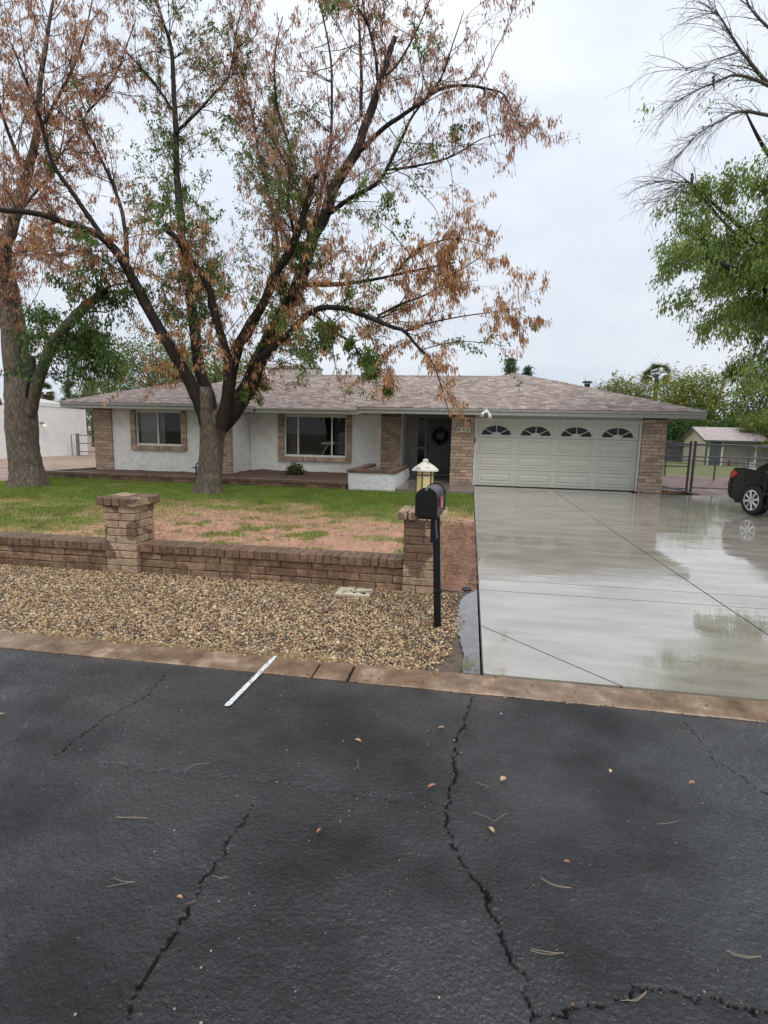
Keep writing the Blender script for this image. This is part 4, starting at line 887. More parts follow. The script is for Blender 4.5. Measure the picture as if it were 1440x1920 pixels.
def leaves(sites, kind, per, l, w, hang, pal, spread, fold=.25):
    S0 = np.array([q[0] for q in sites if q[1] == kind]); D0 = np.array([q[2] for q in sites if q[1] == kind])
    if not len(S0): return None
    S1 = np.repeat(S0, per, 0); D1 = np.repeat(D0, per, 0); n = len(S1); cs = np.repeat(rng.integers(0, len(pal), len(S0)), per); cv = np.repeat(rng.uniform(.75, 1.2, len(S0)), per)*rng.uniform(.8, 1.2, n)
    p = S1+rng.normal(0, spread, (n, 3)); d = rng.normal(0, 1, (n, 3))*(1-hang)+np.array([0, 0, -1.])*hang*1.6+D1*.35; d /= np.linalg.norm(d, axis=1, keepdims=True)
    ref = rng.normal(0, 1, (n, 3)); e = np.cross(d, ref); e /= np.linalg.norm(e, axis=1, keepdims=True); f = np.cross(d, e)
    ll = l*rng.uniform(.55, 1.2, (n, 1)); ww = w*rng.uniform(.6, 1.25, (n, 1))
    mid = p+d*ll*.45; V = np.stack([p, mid-e*ww*.5+f*ww*fold, p+d*ll+f*ll*.08, mid+e*ww*.5+f*ww*fold], 1).reshape(-1, 3)
    b = 4*np.arange(n)[:, None]; T = np.concatenate([b+np.array([[0, 1, 2]]), b+np.array([[0, 2, 3]])]); c = np.asarray(pal)[cs]*cv[:, None]
    return V, T, np.repeat(c, 4, 0)
def crown(tree, parent, name, kind, per, l, w, hang, pal, spread):
    r = leaves(tree.sites, kind, per, l, w, hang, pal, spread)
    if r: link(name, np_mesh(name, r[0], [r[1]], LEAF, col=r[2]), parent)
BROWN = [(.52, .27, .115), (.58, .33, .15), (.42, .20, .10), (.48, .24, .13), (.62, .40, .18), (.36, .17, .10)]
BROWN_HI = [(.40, .20, .13), (.46, .24, .14), (.33, .16, .115), (.52, .30, .16)]
GREEN = [(.09, .155, .03), (.12, .20, .04), (.065, .12, .028), (.155, .215, .05), (.095, .165, .055)]
GREEN_DK = [(.045, .10, .03), (.07, .135, .035), (.09, .155, .035), (.13, .20, .045)]
OLIVE = [(.13, .165, .045), (.17, .20, .06), (.10, .135, .045), (.22, .23, .075), (.085, .11, .045)]
YELLOWG = [(.20, .25, .045), (.28, .30, .06), (.13, .19, .04), (.40, .36, .07), (.11, .165, .04)]
def trunk_mesh(base, levels, sides=28, flare=(.34, .5), seed=0):
    """levels: (x, y, z, r); lobed root flare at the bottom"""
    P, R = smooth_poly([l[:3] for l in levels], [l[3] for l in levels], 7); n = len(P); th = np.arange(sides)*2*np.pi/sides; V = []
    for k in range(n):
        z = P[k, 2]; fl = flare[0]*math.exp(-max(z, 0)/flare[1]*2.2); lob = 1+fl*(.55+.45*np.cos(th*5+seed))+.05*np.cos(th*3+seed*2+z*2)+.035*np.cos(th*7+z*3.1)+rng.normal(0, .012, sides)
        V.append(np.stack([P[k, 0]+np.cos(th)*R[k]*lob, P[k, 1]+np.sin(th)*R[k]*lob, np.full(sides, z)], -1))
    V = np.array(V); i = np.arange(n*sides).reshape(n, sides); Q = np.stack([i[:-1], np.roll(i[:-1], -1, 1), np.roll(i[1:], -1, 1), i[1:]], -1).reshape(-1, 4)
    return np_mesh('trunk', V.reshape(-1, 3), [Q], BARK_T, smooth=True)
def limb3(pts, Y0, Y1, r0, r1):
    """measured limb outline placed in depth from Y0 to Y1; radii in metres"""
    n = len(pts); P = [at(u, v, Y0+(Y1-Y0)*k/(n-1)) for k, (u, v) in enumerate(pts)]; return P, list(np.linspace(r0, r1, n))

# ---- main tree
MT = empty('deciduous_tree', 'large tree with rusty brown hanging leaves before the middle of the house', 'tree', (-6.5, 12.5, 0), 'street facing yard trees')
TY = 12.5
link('trunk', trunk_mesh(None, [(-6.50, 12.5, -.1, .31), (-6.50, 12.5, .12, .30), (-6.46, 12.5, .5, .285), (-6.42, 12.5, 1.0, .285), (-6.37, 12.5, 1.5, .30), (-6.33, 12.5, 1.85, .325), (-6.33, 12.5, 2.02, .30), (-6.33, 12.5, 2.10, .16)], seed=1), MT)
T = Tree()
LIMBS = [ # pixel polyline, Y start, Y end, r start, r end, kids per metre, kind weights (brown, green)
 ([(392, 812), (377, 765), (352, 708), (318, 650), (292, 605), (252, 529), (233, 492), (197, 449), (160, 430), (128, 419), (73, 401), (0, 394)], 12.4, 10.6, .165, .05),
 ([(190, 440), (139, 365), (98, 303), (73, 215), (47, 146), (22, 84)], 11.4, 10.2, .06, .012),
 ([(239, 489), (233, 419), (219, 365), (204, 328), (182, 284), (157, 226), (190, 182), (219, 135), (233, 98), (255, 36)], 11.7, 12.8, .05, .010),
 ([(398, 808), (392, 745), (374, 693), (365, 620), (356, 547), (343, 474), (339, 401), (332, 346), (330, 255), (326, 182), (321, 91), (303, 33), (288, -20)], 12.7, 13.9, .17, .022),
 ([(330, 248), (365, 215), (401, 175), (430, 139), (445, 47), (470, -30)], 13.4, 14.6, .04, .010),
 ([(325, 208), (292, 160), (248, 109), (215, 70)], 13.5, 12.2, .035, .008),
 ([(412, 805), (425, 740), (428, 690), (423, 656), (401, 583), (387, 529), (350, 478), (334, 452), (314, 430)], 12.2, 11.2, .13, .055),
 ([(405, 806), (436, 775), (463, 728), (487, 675), (525, 600), (562, 529), (587, 442), (608, 408), (629, 346), (667, 287), (683, 242), (700, 196), (712, 156), (733, 92), (737, 77)], 12.6, 13.0, .23, .05),
 ([(677, 217), (677, 125), (673, 42), (669, -30)], 12.9, 13.6, .045, .015),
 ([(708, 150), (704, 100), (692, 54), (681, 10), (676, -40)], 12.95, 12.2, .04, .012),
 ([(675, 283), (717, 242), (750, 219), (787, 194), (825, 167), (871, 160), (917, 167), (946, 179), (971, 229), (1008, 262)], 12.8, 11.4, .055, .004),
 ([(612, 402), (629, 392), (658, 371), (704, 346), (725, 317), (750, 267), (775, 215), (825, 150), (850, 80), (870, 20)], 12.8, 11.2, .06, .006),
 ([(725, 319), (796, 308), (850, 292), (900, 262), (940, 250)], 12.2, 11.6, .026, .005),
 ([(708, 152), (745, 121), (783, 54), (805, 0)], 12.95, 13.6, .035, .010),
 ([(420, 790), (432, 720), (450, 642), (492, 571), (517, 513), (550, 458), (571, 396), (587, 337), (594, 331)], 12.3, 11.4, .13, .05),
 ([(590, 420), (612, 312), (621, 250), (621, 125), (608, 42), (592, -20)], 12.8, 13.4, .045, .012),
 ([(478, 690), (492, 668), (533, 633), (587, 583), (637, 577), (683, 592), (733, 612), (758, 621), (783, 650), (808, 675), (825, 717), (842, 775)], 12.4, 10.4, .085, .006),
 ([(758, 621), (796, 608), (850, 596), (908, 587), (983, 577)], 11.0, 10.8, .022, .004),
 ([(590, 590), (625, 621), (658, 642), (683, 675), (720, 700), (745, 730)], 12.0, 10.9, .035, .006),
 ([(708, 592), (750, 571), (804, 550), (846, 517), (908, 475), (940, 420)], 11.4, 10.9, .026, .004),
 ([(571, 534), (633, 533), (671, 529), (717, 521), (783, 506), (854, 492)], 12.6, 11.6, .06, .014),
 ([(746, 508), (779, 471), (817, 454), (867, 448), (930, 470)], 11.9, 11.2, .03, .004),
 ([(462, 640), (500, 560), (520, 470), (508, 380), (485, 290), (470, 200), (440, 120), (425, 60)], 13.2, 14.8, .06, .01),
 ([(560, 470), (540, 380), (545, 290), (520, 200), (515, 110), (530, 30)], 12.4, 11.4, .045, .008),
 ([(595, 442), (555, 340), (490, 230), (455, 180)], 12.8, 14.0, .035, .008),
]
allP = []
for pts, Y0, Y1, r0, r1 in LIMBS:
    P, R = limb3(pts, Y0, Y1, r0, r1); allP.append(T.stem(P, R))
gy = np.array([-6.1, 12.9, 6.6])
def side_growth(tree, paths, per_m, Lr, kindf, z_min=2.6, rr=.012, kids=(6, 5), up=.3, droop=.25, skip=.12, leafyf=None):
    for P2, R2 in paths:
        seg = np.linalg.norm(np.diff(P2, axis=0), axis=1); tot = seg.sum(); cum = np.concatenate([[0], np.cumsum(seg)])
        m = int(tot*per_m); 
        for t in rng.uniform(skip, 1, m)*tot:
            i = min(np.searchsorted(cum, t)-1, len(P2)-2); i = max(i, 0); p = P2[i]
            if p[2] < z_min: continue
            ax = unit(P2[i+1]-P2[i]); side = unit(np.cross(ax, rng.normal(0, 1, 3))); thin = R2[i]
            d = unit(ax*rng.uniform(.2, 1.0)+side*rng.uniform(.5, 1.2)); L = rng.uniform(*Lr)*(.42+.58*min(1, thin/.03))
            k = kindf(p, thin); tree.grow(p, d, L, min(rr, thin*.5), 0, k, up, .25, droop, kids, 1. if leafyf is None else leafyf(p))
def kind_main(p, r):
    # the inner and lower left crown keeps green leaves, the outer crown has turned
    c = math.exp(-(((p[0]+7.6)/1.5)**2+((p[2]-6.0)/2.9)**2)) ; low = math.exp(-(((p[0]+3.6)/2.0)**2+((p[2]-3.7)/.65)**2))
    return 'g' if rng.random() < max(c*.85*(1 if p[1] > 12.2 else .4), low*.6, .06) else 'b'
side_growth(T, allP, 4.6, (.7, 1.9), kind_main, leafyf=lambda p: 1.3 if p[2] < 6.8 else .95)
# green leafage on the inner limbs and the low spray by the roof edge
side_growth(T, [allP[3], allP[6], allP[14], allP[22]], 3.2, (.8, 1.9), lambda p, r: 'g', 3.3, .009, (6, 5))
side_growth(T, [allP[18]], 4, (.4, .9), lambda p, r: 'g', 2.0, .008, (6, 7), 0, .5)
side_growth(T, [allP[16]], 2.6, (.4, .9), lambda p, r: 'b', 1.6, .006, (4, 3), 0, .8)
side_growth(T, [(allP[7][0][:26], allP[7][1][:26])], 3, (.3, .8), lambda p, r: 'g', 2.2, .007, (5, 7), .1, .5, .05)
T.limb.build('limbs', BARK_L, MT); T.twig.build('twigs', BARK_L, MT)
lo = [q for q in T.sites if q[1] == 'b' and q[0][2] < 6.0]; hi = [q for q in T.sites if q[1] == 'b' and q[0][2] >= 6.0]
T.sites = [q for q in T.sites if q[1] == 'g'] + [(q[0], 'bl', q[2]) for q in lo] + [(q[0], 'bh', q[2]) for q in hi]
crown(T, MT, 'brown_crown', 'bl', 4, .11, .024, .84, BROWN, .035); crown(T, MT, 'russet_crown', 'bh', 4, .105, .022, .84, BROWN_HI, .035); crown(T, MT, 'green_crown', 'g', 6, .10, .036, .5, GREEN[:2]+[(.20, .25, .06), (.17, .22, .06), (.14, .2, .05)], .045)
# sawn stub in the fork
b = MB(); b.tube([(-6.41, 12.46, 1.1), (-6.40, 12.36, 1.6), (-6.39, 12.27, 2.05), (-6.37, 12.22, 2.35), (-6.36, 12.20, 2.62)], [.12, .18, .185, .155, .14], 14); b.build('stub', BARK_T, MT, True)
b = MB(); b.tube([at(737, 80, 13.0), at(741, 70, 13.0)], .06, 8); b.tube([at(316, 428, 11.2), at(311, 421, 11.2)], .05, 8); b.tube([at(594, 331, 11.4), at(597, 326, 11.4)], .05, 8); b.build('cut_end', BARK_L, MT)

# ---- left tree
LT = empty('deciduous_tree', 'thick leaning trunk tree at the left edge with russet leaves', 'tree', (-11.45, 12.3, 0), 'street facing yard trees')
def lev(u, v, Y, r): p = at(u, v, Y); return (p[0], p[1], p[2], r)
link('trunk', trunk_mesh(None, [lev(55, 922, 12.3, .41), lev(54, 905, 12.3, .41), lev(49, 870, 12.3, .37), lev(44, 830, 12.3, .36), lev(41, 800, 12.3, .37), lev(38, 775, 12.3, .36), lev(36, 755, 12.3, .33), lev(34, 735, 12.3, .27), lev(33, 710, 12.3, .16), lev(33, 690, 12.3, .05)], seed=3, flare=(.30, .5)), LT)
T2 = Tree(); L2 = [
 ([(46, 880), (38, 840), (30, 795), (26, 755), (24, 700), (16, 620), (8, 540), (10, 470), (30, 405), (45, 350), (58, 300), (70, 250), (73, 180), (85, 90), (100, 0)], 12.2, 12.6, .27, .03),
 ([(52, 880), (51, 840), (50, 800), (50, 740), (44, 680), (36, 600), (20, 520), (-5, 440), (-30, 350), (-50, 250)], 12.2, 13.2, .25, .05),
 ([(56, 778), (72, 715), (95, 652), (130, 605), (160, 575), (190, 550), (196, 546)], 12.3, 11.5, .15, .085),
 ([(182, 556), (205, 538), (225, 532), (245, 531)], 11.6, 11.4, .03, .012),
 ([(162, 585), (180, 584), (200, 586)], 11.7, 11.5, .022, .014),
 ([(50, 330), (20, 260), (0, 200), (-20, 120), (-40, 40)], 12.5, 11.5, .05, .012),
 ([(70, 250), (105, 190), (140, 120), (160, 60), (175, -10)], 12.6, 11.9, .045, .01),
 ([(30, 405), (75, 350), (100, 320), (120, 250), (128, 160)], 12.4, 13.4, .04, .008),
 ([(12, 480), (55, 470), (110, 480), (160, 470), (210, 500)], 12.3, 11.2, .03, .005),
 ([(8, 540), (-30, 480), (-80, 420)], 12.3, 11.6, .07, .02),
 ([(-5, 760), (-30, 700), (-80, 640)], 12.2, 11.8, .12, .05)]
P2s = [T2.stem(*limb3(*q[:5])) for q in L2]
side_growth(T2, [P2s[k] for k in (0, 1, 5, 6, 7, 8, 9)], 4.8, (.7, 1.8), lambda p, r: 'b', 3.6, leafyf=lambda p: 1.45)
side_growth(T2, [P2s[2]], 4.5, (.6, 1.2), lambda p, r: 'g', 2.9, .012, (6, 6), .0, .6, .3); side_growth(T2, [P2s[4], P2s[3]], 5, (.3, .9), lambda p, r: 'b' if rng.random() < .4 else 'g', 2.8, .008, (4, 3))
for _ in range(17):
    p = at(rng.uniform(95, 175), rng.uniform(600, 660), rng.uniform(11.0, 12.4)); T2.grow(p, np.array([rng.uniform(-.2, 1), rng.normal(0, .5), rng.uniform(-.7, .3)]), rng.uniform(.6, 1.1), .008, 0, 'g', 0, .25, .7, (6, 8))
T2.limb.build('limbs', BARK_T, LT); T2.twig.build('twigs', BARK_L, LT)
crown(T2, LT, 'russet_crown', 'b', 4, .105, .023, .84, BROWN_HI+BROWN[:2], .035); crown(T2, LT, 'green_crown', 'g', 5, .11, .04, .65, GREEN_DK, .08)
b = MB(); b.tube([at(60, 745, 12.25), at(60, 705, 12.2), at(59, 667, 12.15)], [.15, .115, .10], 12); b.build('stub', BARK_L, LT, True)

# ---- right tree, trunk outside the frame
RT = empty('green_tree', 'green leafed tree with bare upper twigs at the right edge above the car', 'tree', (8.75, 14.15, 0), 'street facing yard trees')
RTO = np.array([-2.1, .55, .15])
link('trunk', trunk_mesh(None, [(8.75, 14.15, -.1, .33), (8.75, 14.15, .3, .31), (8.7, 14.15, 1.2, .29), (8.65, 14.15, 2.3, .30), (8.65, 14.15, 2.6, .2)], seed=5), RT)
T3 = Tree(); RLIMB = []
def low_bough(n):
    for _ in range(n):
        p = at(rng.uniform(1375, 1475), rng.uniform(640, 740), rng.uniform(12.2, 13.6)); T3.grow(p, np.array([rng.normal(-.2, .5), rng.normal(0, .5), -.3]), rng.uniform(.5, .9), .009, 0, 'g', 0, .25, .7, (6, 6))
low_bough(4)
def rl(pts3, r0, r1): RLIMB.append(T3.stem([np.array(q)+RTO for q in pts3], list(np.linspace(r0, r1, len(pts3)))))
rl([(10.2, 13.6, 2.3), (9.9, 13.4, 3.6), (9.3, 13.1, 4.9), (8.7, 12.8, 6.0), (8.0, 12.6, 7.0)], .22, .04)
rl([(10.2, 13.6, 2.2), (10.2, 13.9, 4.2), (10.0, 14.0, 6.2), (9.6, 13.8, 8.2), (9.3, 13.5, 9.9)], .24, .05)
rl([(10.1, 13.6, 2.8), (9.3, 13.0, 3.9), (8.3, 12.6, 4.7), (7.2, 12.4, 5.2), (6.2, 12.3, 5.4)], .16, .02)
rl([(10.0, 13.6, 3.4), (9.4, 13.9, 4.6), (8.4, 14.1, 5.4), (7.5, 14.1, 5.9)], .12, .02)
rl([(10.2, 13.6, 2.6), (9.8, 12.6, 3.8), (9.2, 11.7, 4.9), (8.6, 11.2, 5.6)], .14, .025)
rl([(10.0, 13.9, 6.0), (9.2, 14.0, 7.2), (8.4, 13.9, 8.2), (7.9, 13.8, 8.9)], .09, .015)
rl([(9.3, 13.1, 4.9), (8.2, 13.2, 5.9), (7.3, 13.0, 6.5), (6.8, 12.9, 6.9)], .07, .012)
rl([(10.1, 13.4, 3.0), (9.5, 13.2, 3.4), (8.7, 12.8, 3.7), (8.0, 12.5, 3.9)], .08, .012)
side_growth(T3, [RLIMB[k] for k in (0, 2, 3, 4, 6)], 5.5, (.6, 1.35), lambda p, r: 'g', 3.2, .012, (8, 7), .1, .55, .22)
for _ in range(74):
    # fill of the crown: short leafy boughs through an uneven volume
    a = rng.normal(0, 1, 3); a /= np.linalg.norm(a); p = RTO+np.array([9.3, 13.2, 5.6])+a*np.array([2.5, 2.2, 2.35])*rng.random()**.4
    if p[0] < 5.35 and p[2] > 6.3: continue
    T3.grow(p, a+np.array([-.2, 0, -.1]), rng.uniform(.6, 1.1), .010, 0, 'g', .1, .25, .5, (7, 7))
for _ in range(13):
    p = RTO+np.array([rng.uniform(8.6, 10.2), rng.uniform(12, 14.5), rng.uniform(2.7, 4.2)]); T3.grow(p, rng.normal(0, 1, 3)+np.array([-.3, 0, -.3]), rng.uniform(.5, 1), .009, 0, 'g', 0, .25, .7, (7, 7))
# bare top: long curved twigs sweeping left
for pts, Y0, Y1, r0, r1 in (
 ([(1500, 190), (1440, 155), (1411, 122), (1382, 84), (1354, 37), (1336, 14)], 13.9, 13.0, .05, .005),
 ([(1500, 200), (1440, 160), (1382, 141), (1340, 155), (1298, 173), (1256, 202)], 13.9, 12.8, .045, .004),
 ([(1500, 235), (1440, 216), (1387, 209), (1354, 225), (1307, 253), (1265, 300)], 13.9, 12.8, .045, .004),
 ([(1500, 120), (1450, 60), (1410, 20), (1395, -20)], 13.9, 13.4, .04, .006),
 ([(1382, 100), (1340, 112), (1310, 132), (1272, 130)], 13.3, 12.9, .014, .003),
 ([(1420, 470), (1370, 430), (1322, 375), (1298, 345), (1275, 342), (1232, 340)], 13.6, 12.7, .035, .003),
 ([(1340, 395), (1310, 372), (1275, 358), (1240, 382)], 13.2, 12.7, .012, .003)):
    P2, R2 = T3.stem(*limb3(pts, Y0, Y1, r0, r1), acc=T3.twig)
    for i in range(4, len(P2)-1):
        for _ in range(2 if Y0 > 13.5 else 1):
            d = unit(P2[i+1]-P2[i]); T3.grow(P2[i], d*.9+np.array([-.25, rng.normal(0, .35), rng.uniform(-.45, .55)]), rng.uniform(.5, 1.25), .0075, 0, 'n' if rng.random() < .96 else 'g', -.2, .13, .65, (4, 1))
T3.limb.build('limbs', BARK_L, RT); T3.twig.build('twigs', BARK_G, RT)
crown(T3, RT, 'crown', 'g', 5, .125, .036, .62, [(.20, .30, .055), (.25, .33, .065), (.15, .245, .05), (.30, .36, .075), (.17, .27, .08)], .085)
# two small birds on the bare twigs
def bird(name, label, p):
    o = empty(name, label, 'bird', tuple(p), None); b = MB(); bmesh.ops.create_uvsphere(b.bm, u_segments=10, v_segments=8, radius=1)
    for v in b.bm.verts: v.co = Vector((p[0]+v.co.x*.035, p[1]+v.co.y*.04, p[2]+.075+v.co.z*.075))
    b.build('body', flat('bird_brown', (.06, .05, .045), .7), o, True)
    b = MB(); bmesh.ops.create_uvsphere(b.bm, u_segments=8, v_segments=6, radius=.03, matrix=Matrix.Translation((p[0]-.012, p[1]-.01, p[2]+.16))); b.build('head', bpy.data.materials['bird_brown'], o, True)
    b = MB(); b.tube([(p[0]+.01, p[1], p[2]+.03), (p[0]+.03, p[1]+.01, p[2]-.08)], [.018, .012], 5); b.build('tail', bpy.data.materials['bird_brown'], o); b = MB(); b.tube([(p[0]-.035, p[1]-.02, p[2]+.16), (p[0]-.06, p[1]-.03, p[2]+.157)], [.008, .002], 5); b.build('beak', bpy.data.materials['bird_brown'], o)
bird('bird', 'small dark bird perched on a bare twig just above the green crown', at(1297, 343, 12.9)); bird('bird', 'small dark bird perched high in the bare top twigs', at(1337, 161, 13.4))

# ---- background trees
def bg_tree(name, label, x, y, h, rx, pal, n=60, lf=.30, z0=None, group='trees beyond the house', dens=1., shape='round', seedk=0):
    o = empty(name, label, 'tree', (x, y, 0), group); t = Tree(); zc0 = h*.28 if z0 is None else z0
    t.stem([(x, y, -.1), (x+rng.normal(0, .1), y, h*.3), (x+rng.normal(0, .25), y, h*.62), (x, y, h*.9)], [.05*h*.55, .04*h*.5, .02*h*.5, .01])
    for _ in range(n):
        if shape == 'round':
            a = rng.normal(0, 1, 3); a /= np.linalg.norm(a); u = rng.random()**.4; p = np.array([x, y, (h+zc0)/2])+a*u*np.array([rx, rx, (h-zc0)/2])
        else:
            f = rng.random()**.8; z = zc0+(h-zc0)*f; q = rx*(1-f)**.7*rng.random()**.4; an = rng.uniform(0, 6.28); a = np.array([math.cos(an), math.sin(an), .7]); p = np.array([x+q*math.cos(an), y+q*math.sin(an), z])
        L = rng.uniform(.10, .2)*h; base = np.array([x, y, p[2]-.25*h*rng.random()])
        if rng.random() < .4: t.limb.add(*tube_np(np.array([base*.5+np.array([x, y, h*.4])*.5, base*.4+p*.6, p]), [.03, .02, .01], 4))
        for _ in range(int(26*dens)):
            q = p+rng.normal(0, L*(.42 if shape == 'round' else .17), 3)*np.array([1, 1, .75]); t.sites.append((q, 'g', unit(a+rng.normal(0, .4, 3))))
    t.limb.build('trunk', BARK_G, o); crown(t, o, 'crown', 'g', 3, lf, lf*.42, .35, pal, L*(.1 if shape == 'round' else .05)); return o
def bgp(kind, label, u, vtop, Y, rx, pal, n, lf, zc0, shape='round', dens=1.):
    p = at(u, vtop, Y); return bg_tree(kind, label, p[0], Y, p[2], rx, pal, n, lf, zc0, shape=shape, dens=dens)
bgp('leafy_tree', 'olive green tree with rusty tips rising behind the left roof', 285, 618, 31, 3.2, OLIVE+GREEN[:2], 130, .20, 2.0)
bgp('leafy_tree', 'bright green tree behind the roof between the main trunk limbs', 400, 625, 30, 2.4, YELLOWG[:3]+GREEN[:2], 100, .20, 2.0)
bgp('leafy_tree', 'low dull green tree behind the far left roof corner', 205, 668, 35, 2.4, OLIVE[:3], 80, .2, 1.0)
bgp('cypress', 'dark pointed evergreen left of the roof over the white building', 128, 716, 40, 1.5, [(.085, .12, .06), (.12, .15, .07)], 70, .18, .8, 'cone')
bgp('cypress', 'second pointed evergreen beside the olive tree', 168, 708, 40, 1.6, [(.09, .125, .06), (.13, .16, .07)], 70, .18, .8, 'cone')
bgp('conifer', 'dark conifer tip above the garage roof peak', 957, 676, 45, .8, [(.05, .085, .05), (.07, .11, .06)], 60, .2, 3.0, 'cone')
bgp('conifer', 'smaller conifer tip right of the garage roof peak', 990, 690, 46, .6, [(.05, .085, .05), (.07, .11, .06)], 40, .2, 3.0, 'cone')
bgp('leafy_tree', 'yellow green treetop showing over the garage roof slope', 1168, 706, 46, 1.5, YELLOWG, 70, .24, 3.0)
bgp('leafy_tree', 'broad yellowing tree behind the fence and garage corner', 1288, 688, 50, 3.4, YELLOWG, 170, .28, 1.2)
bgp('leafy_tree', 'dark green shrub tree behind the shed roof', 1290, 765, 47, 2.8, GREEN_DK, 110, .26, .2)
bgp('leafy_tree', 'dark green tree right behind the shed', 1385, 772, 47, 2.4, GREEN_DK, 100, .26, .2)
bgp('leafy_tree', 'tall green tree on the far right behind the shed', 1450, 690, 50, 2.8, GREEN+OLIVE[:2], 130, .28, .8)
bgp('leafy_tree', 'green tree at the right edge behind the dark car', 1475, 745, 40, 2.2, OLIVE[:2]+YELLOWG[:3], 110, .22, .5)
bgp('leafy_tree', 'small bluish green far tree beside the utility pole', 1385, 770, 62, 2.4, [(.10, .14, .085), (.12, .16, .10)], 60, .3, .5)
def bare_bush(x, y, z, label):
    o = empty('bare_tree', label, 'tree', (x, y, 0), 'trees beyond the house'); t = Tree(); t.stem([(x, y, -.1), (x, y, z*.5), (x+.1, y, z*.72)], [.12, .08, .04])
    for _ in range(26): t.grow(np.array([x+rng.normal(0, .1), y, z*rng.uniform(.5, .72)]), np.array([rng.normal(0, .8), rng.normal(0, .5), 1.]), z*rng.uniform(.2, .36), .022, 0, 'n', .3, .2, 0, (7, 0))
    t.limb.build('trunk', BARK_G, o); t.twig.build('twigs', BARK_G, o)
_p = at(1131, 712, 45); bare_bush(_p[0], 45, _p[2], 'leafless grey twiggy treetop left of the yellow green treetop'); _p = at(1205, 712, 45); bare_bush(_p[0], 45, _p[2], 'leafless grey branches right of the yellow green treetop')
def palm(label, x, y, h, n=26, L=1.5):
    o = empty('palm_tree', label, 'palm', (x, y, 0), 'fan palms beyond the houses'); b = MB(); b.tube([(x, y, -.1), (x+.05, y, h*.5), (x, y, h)], [.26, .2, .18], 9); b.build('trunk', BARK_G, o)
    V, F, K = [], [], []
    for k in range(n):
        a = rng.uniform(0, 6.28); el = rng.uniform(-.7, 1.2); d = np.array([math.cos(a)*math.cos(el), math.sin(a)*math.cos(el), math.sin(el)]); c = np.array([x, y, h]); tip = c+d*L*.55; g = rng.uniform(.7, 1.2); colr = np.array((.07, .09, .04))*g if el > -.3 else np.array((.17, .13, .08))*g
        side = unit(np.cross(d, [0, 0, 1.])); u = np.cross(side, d); ro = rng.uniform(-1.2, 1.2); side = side*math.cos(ro)+u*math.sin(ro); u = np.cross(side, d)
        for j in range(15):
            w = (j-7)/7*1.25; e = d*math.cos(w)+side*math.sin(w); e = e-np.array([0, 0, .25]); q = tip+e*L*.6*rng.uniform(.8, 1.1); s = np.cross(e, u)*.06; n0 = len(V); V += [tip-s, tip+s, q]; F.append((n0, n0+1, n0+2)); K += [colr]*3
    link('fronds', np_mesh('fronds', V, [np.array(F)], LEAF, col=np.array(K)), o)
palm('fan palm crown above the yellowing tree right of the garage', at(1232, 700, 54)[0], 54, at(1232, 702, 54)[2], 40, 1.35); palm('fan palm just right of the leaning left trunk', at(78, 738, 42)[0], 42, at(78, 735, 42)[2], 34, 1.1)

# shrub in the flower bed
sb = empty('shrub', 'small green shrub with dry side twigs in the bed under the large window', 'shrub', (-5.9, 17.2, .12)); ts = Tree()
for _ in range(9): ts.grow(np.array([-5.85, 17.2, .10]), np.array([rng.normal(0, .55), rng.normal(0, .3), 1.]), rng.uniform(.25, .45), .008, 0, 'g', .2, .2, 0, (4, 6))
for _ in range(6): ts.grow(np.array([-5.9, 17.2, .10]), np.array([rng.choice([-1, 1]), rng.normal(0, .3), .3]), rng.uniform(.3, .5), .006, 0, 'n', .2, .2, 0, (3, 0))
ts.twig.build('stems', BARK_G, sb); crown(ts, sb, 'foliage', 'g', 4, .12, .055, .1, [(.06, .10, .03), (.11, .15, .05), (.16, .17, .07)], .04)

# ------------------------------------------------------------------ neighbours, fences, shed, pole
nbr = empty('neighbour_building', 'long low white stucco building beyond the left yard', 'building', (-25, 22, 0))
MB().box(-30, -22.3, 10, 28.3, -.1, 2.62).build('wall', pmat('white_stucco_far', [(.3, (.74, .74, .72)), (.7, (.86, .86, .84))], scale=1.4, rough=(.8, .95), bump=.02, bscale=12), nbr)
MB().box(-30, -22.27, 9.97, 28.33, 2.62, 2.68).build('parapet_cap', flat('parapet_white', (.75, .75, .73), .7), nbr)
MB().prism([(-29.5, 2.6), (-23.1, 2.6), (-23.1, 2.86), (-26.0, 3.35), (-29.5, 2.9)], 'y', 24.0, 28.0).build('roof', flat('pale_roof', (.52, .51, .48), .7), nbr)
wlamp = empty('wall_lamp', 'small rusty white wall lamp on the white building', 'lamp', (-21.4, 24.0, 1.66)); b = MB(); b.tube([(-22.3, 24.9, 1.72), (-22.15, 24.9, 1.76), (-22.05, 24.9, 1.70)], .05, 8); b.build('arm', flat('rusty', (.22, .13, .08), .7), wlamp); b = MB(); b.tube([(-22.08, 24.92, 1.70), (-22.04, 24.92, 1.55)], [.07, .11], 8); b.build('shade', FW, wlamp)
tg = empty('tube_gate', 'grey steel tube gate between the white building and the house', 'gate', (-21, 26.8, 0)); b = MB(); b.tube([(-21.72, 26.8, -.1), (-21.72, 26.8, 1.22)], .09, 10); b.build('post', STEEL, tg)
b = MB(); b.tube([(-22.1, 26.8, 0), (-22.1, 26.8, 1.16), (-21.72, 26.8, 1.16)], .025, 6); b.build('latch_post', STEEL, tg)
for z in (1.13, .68, .22): b = MB(); b.tube([(-21.6, 26.8, z), (-17.2, 26.8, z)], .03, 6); b.build('rail', STEEL, tg)
straw('grass_strip', [(-20.5+k*.5, 23.5+k*.2, .5, 1.2) for k in range(10)], 5200, .22, 'rough green grass along the foot of the white building', (.12, .15, .05))

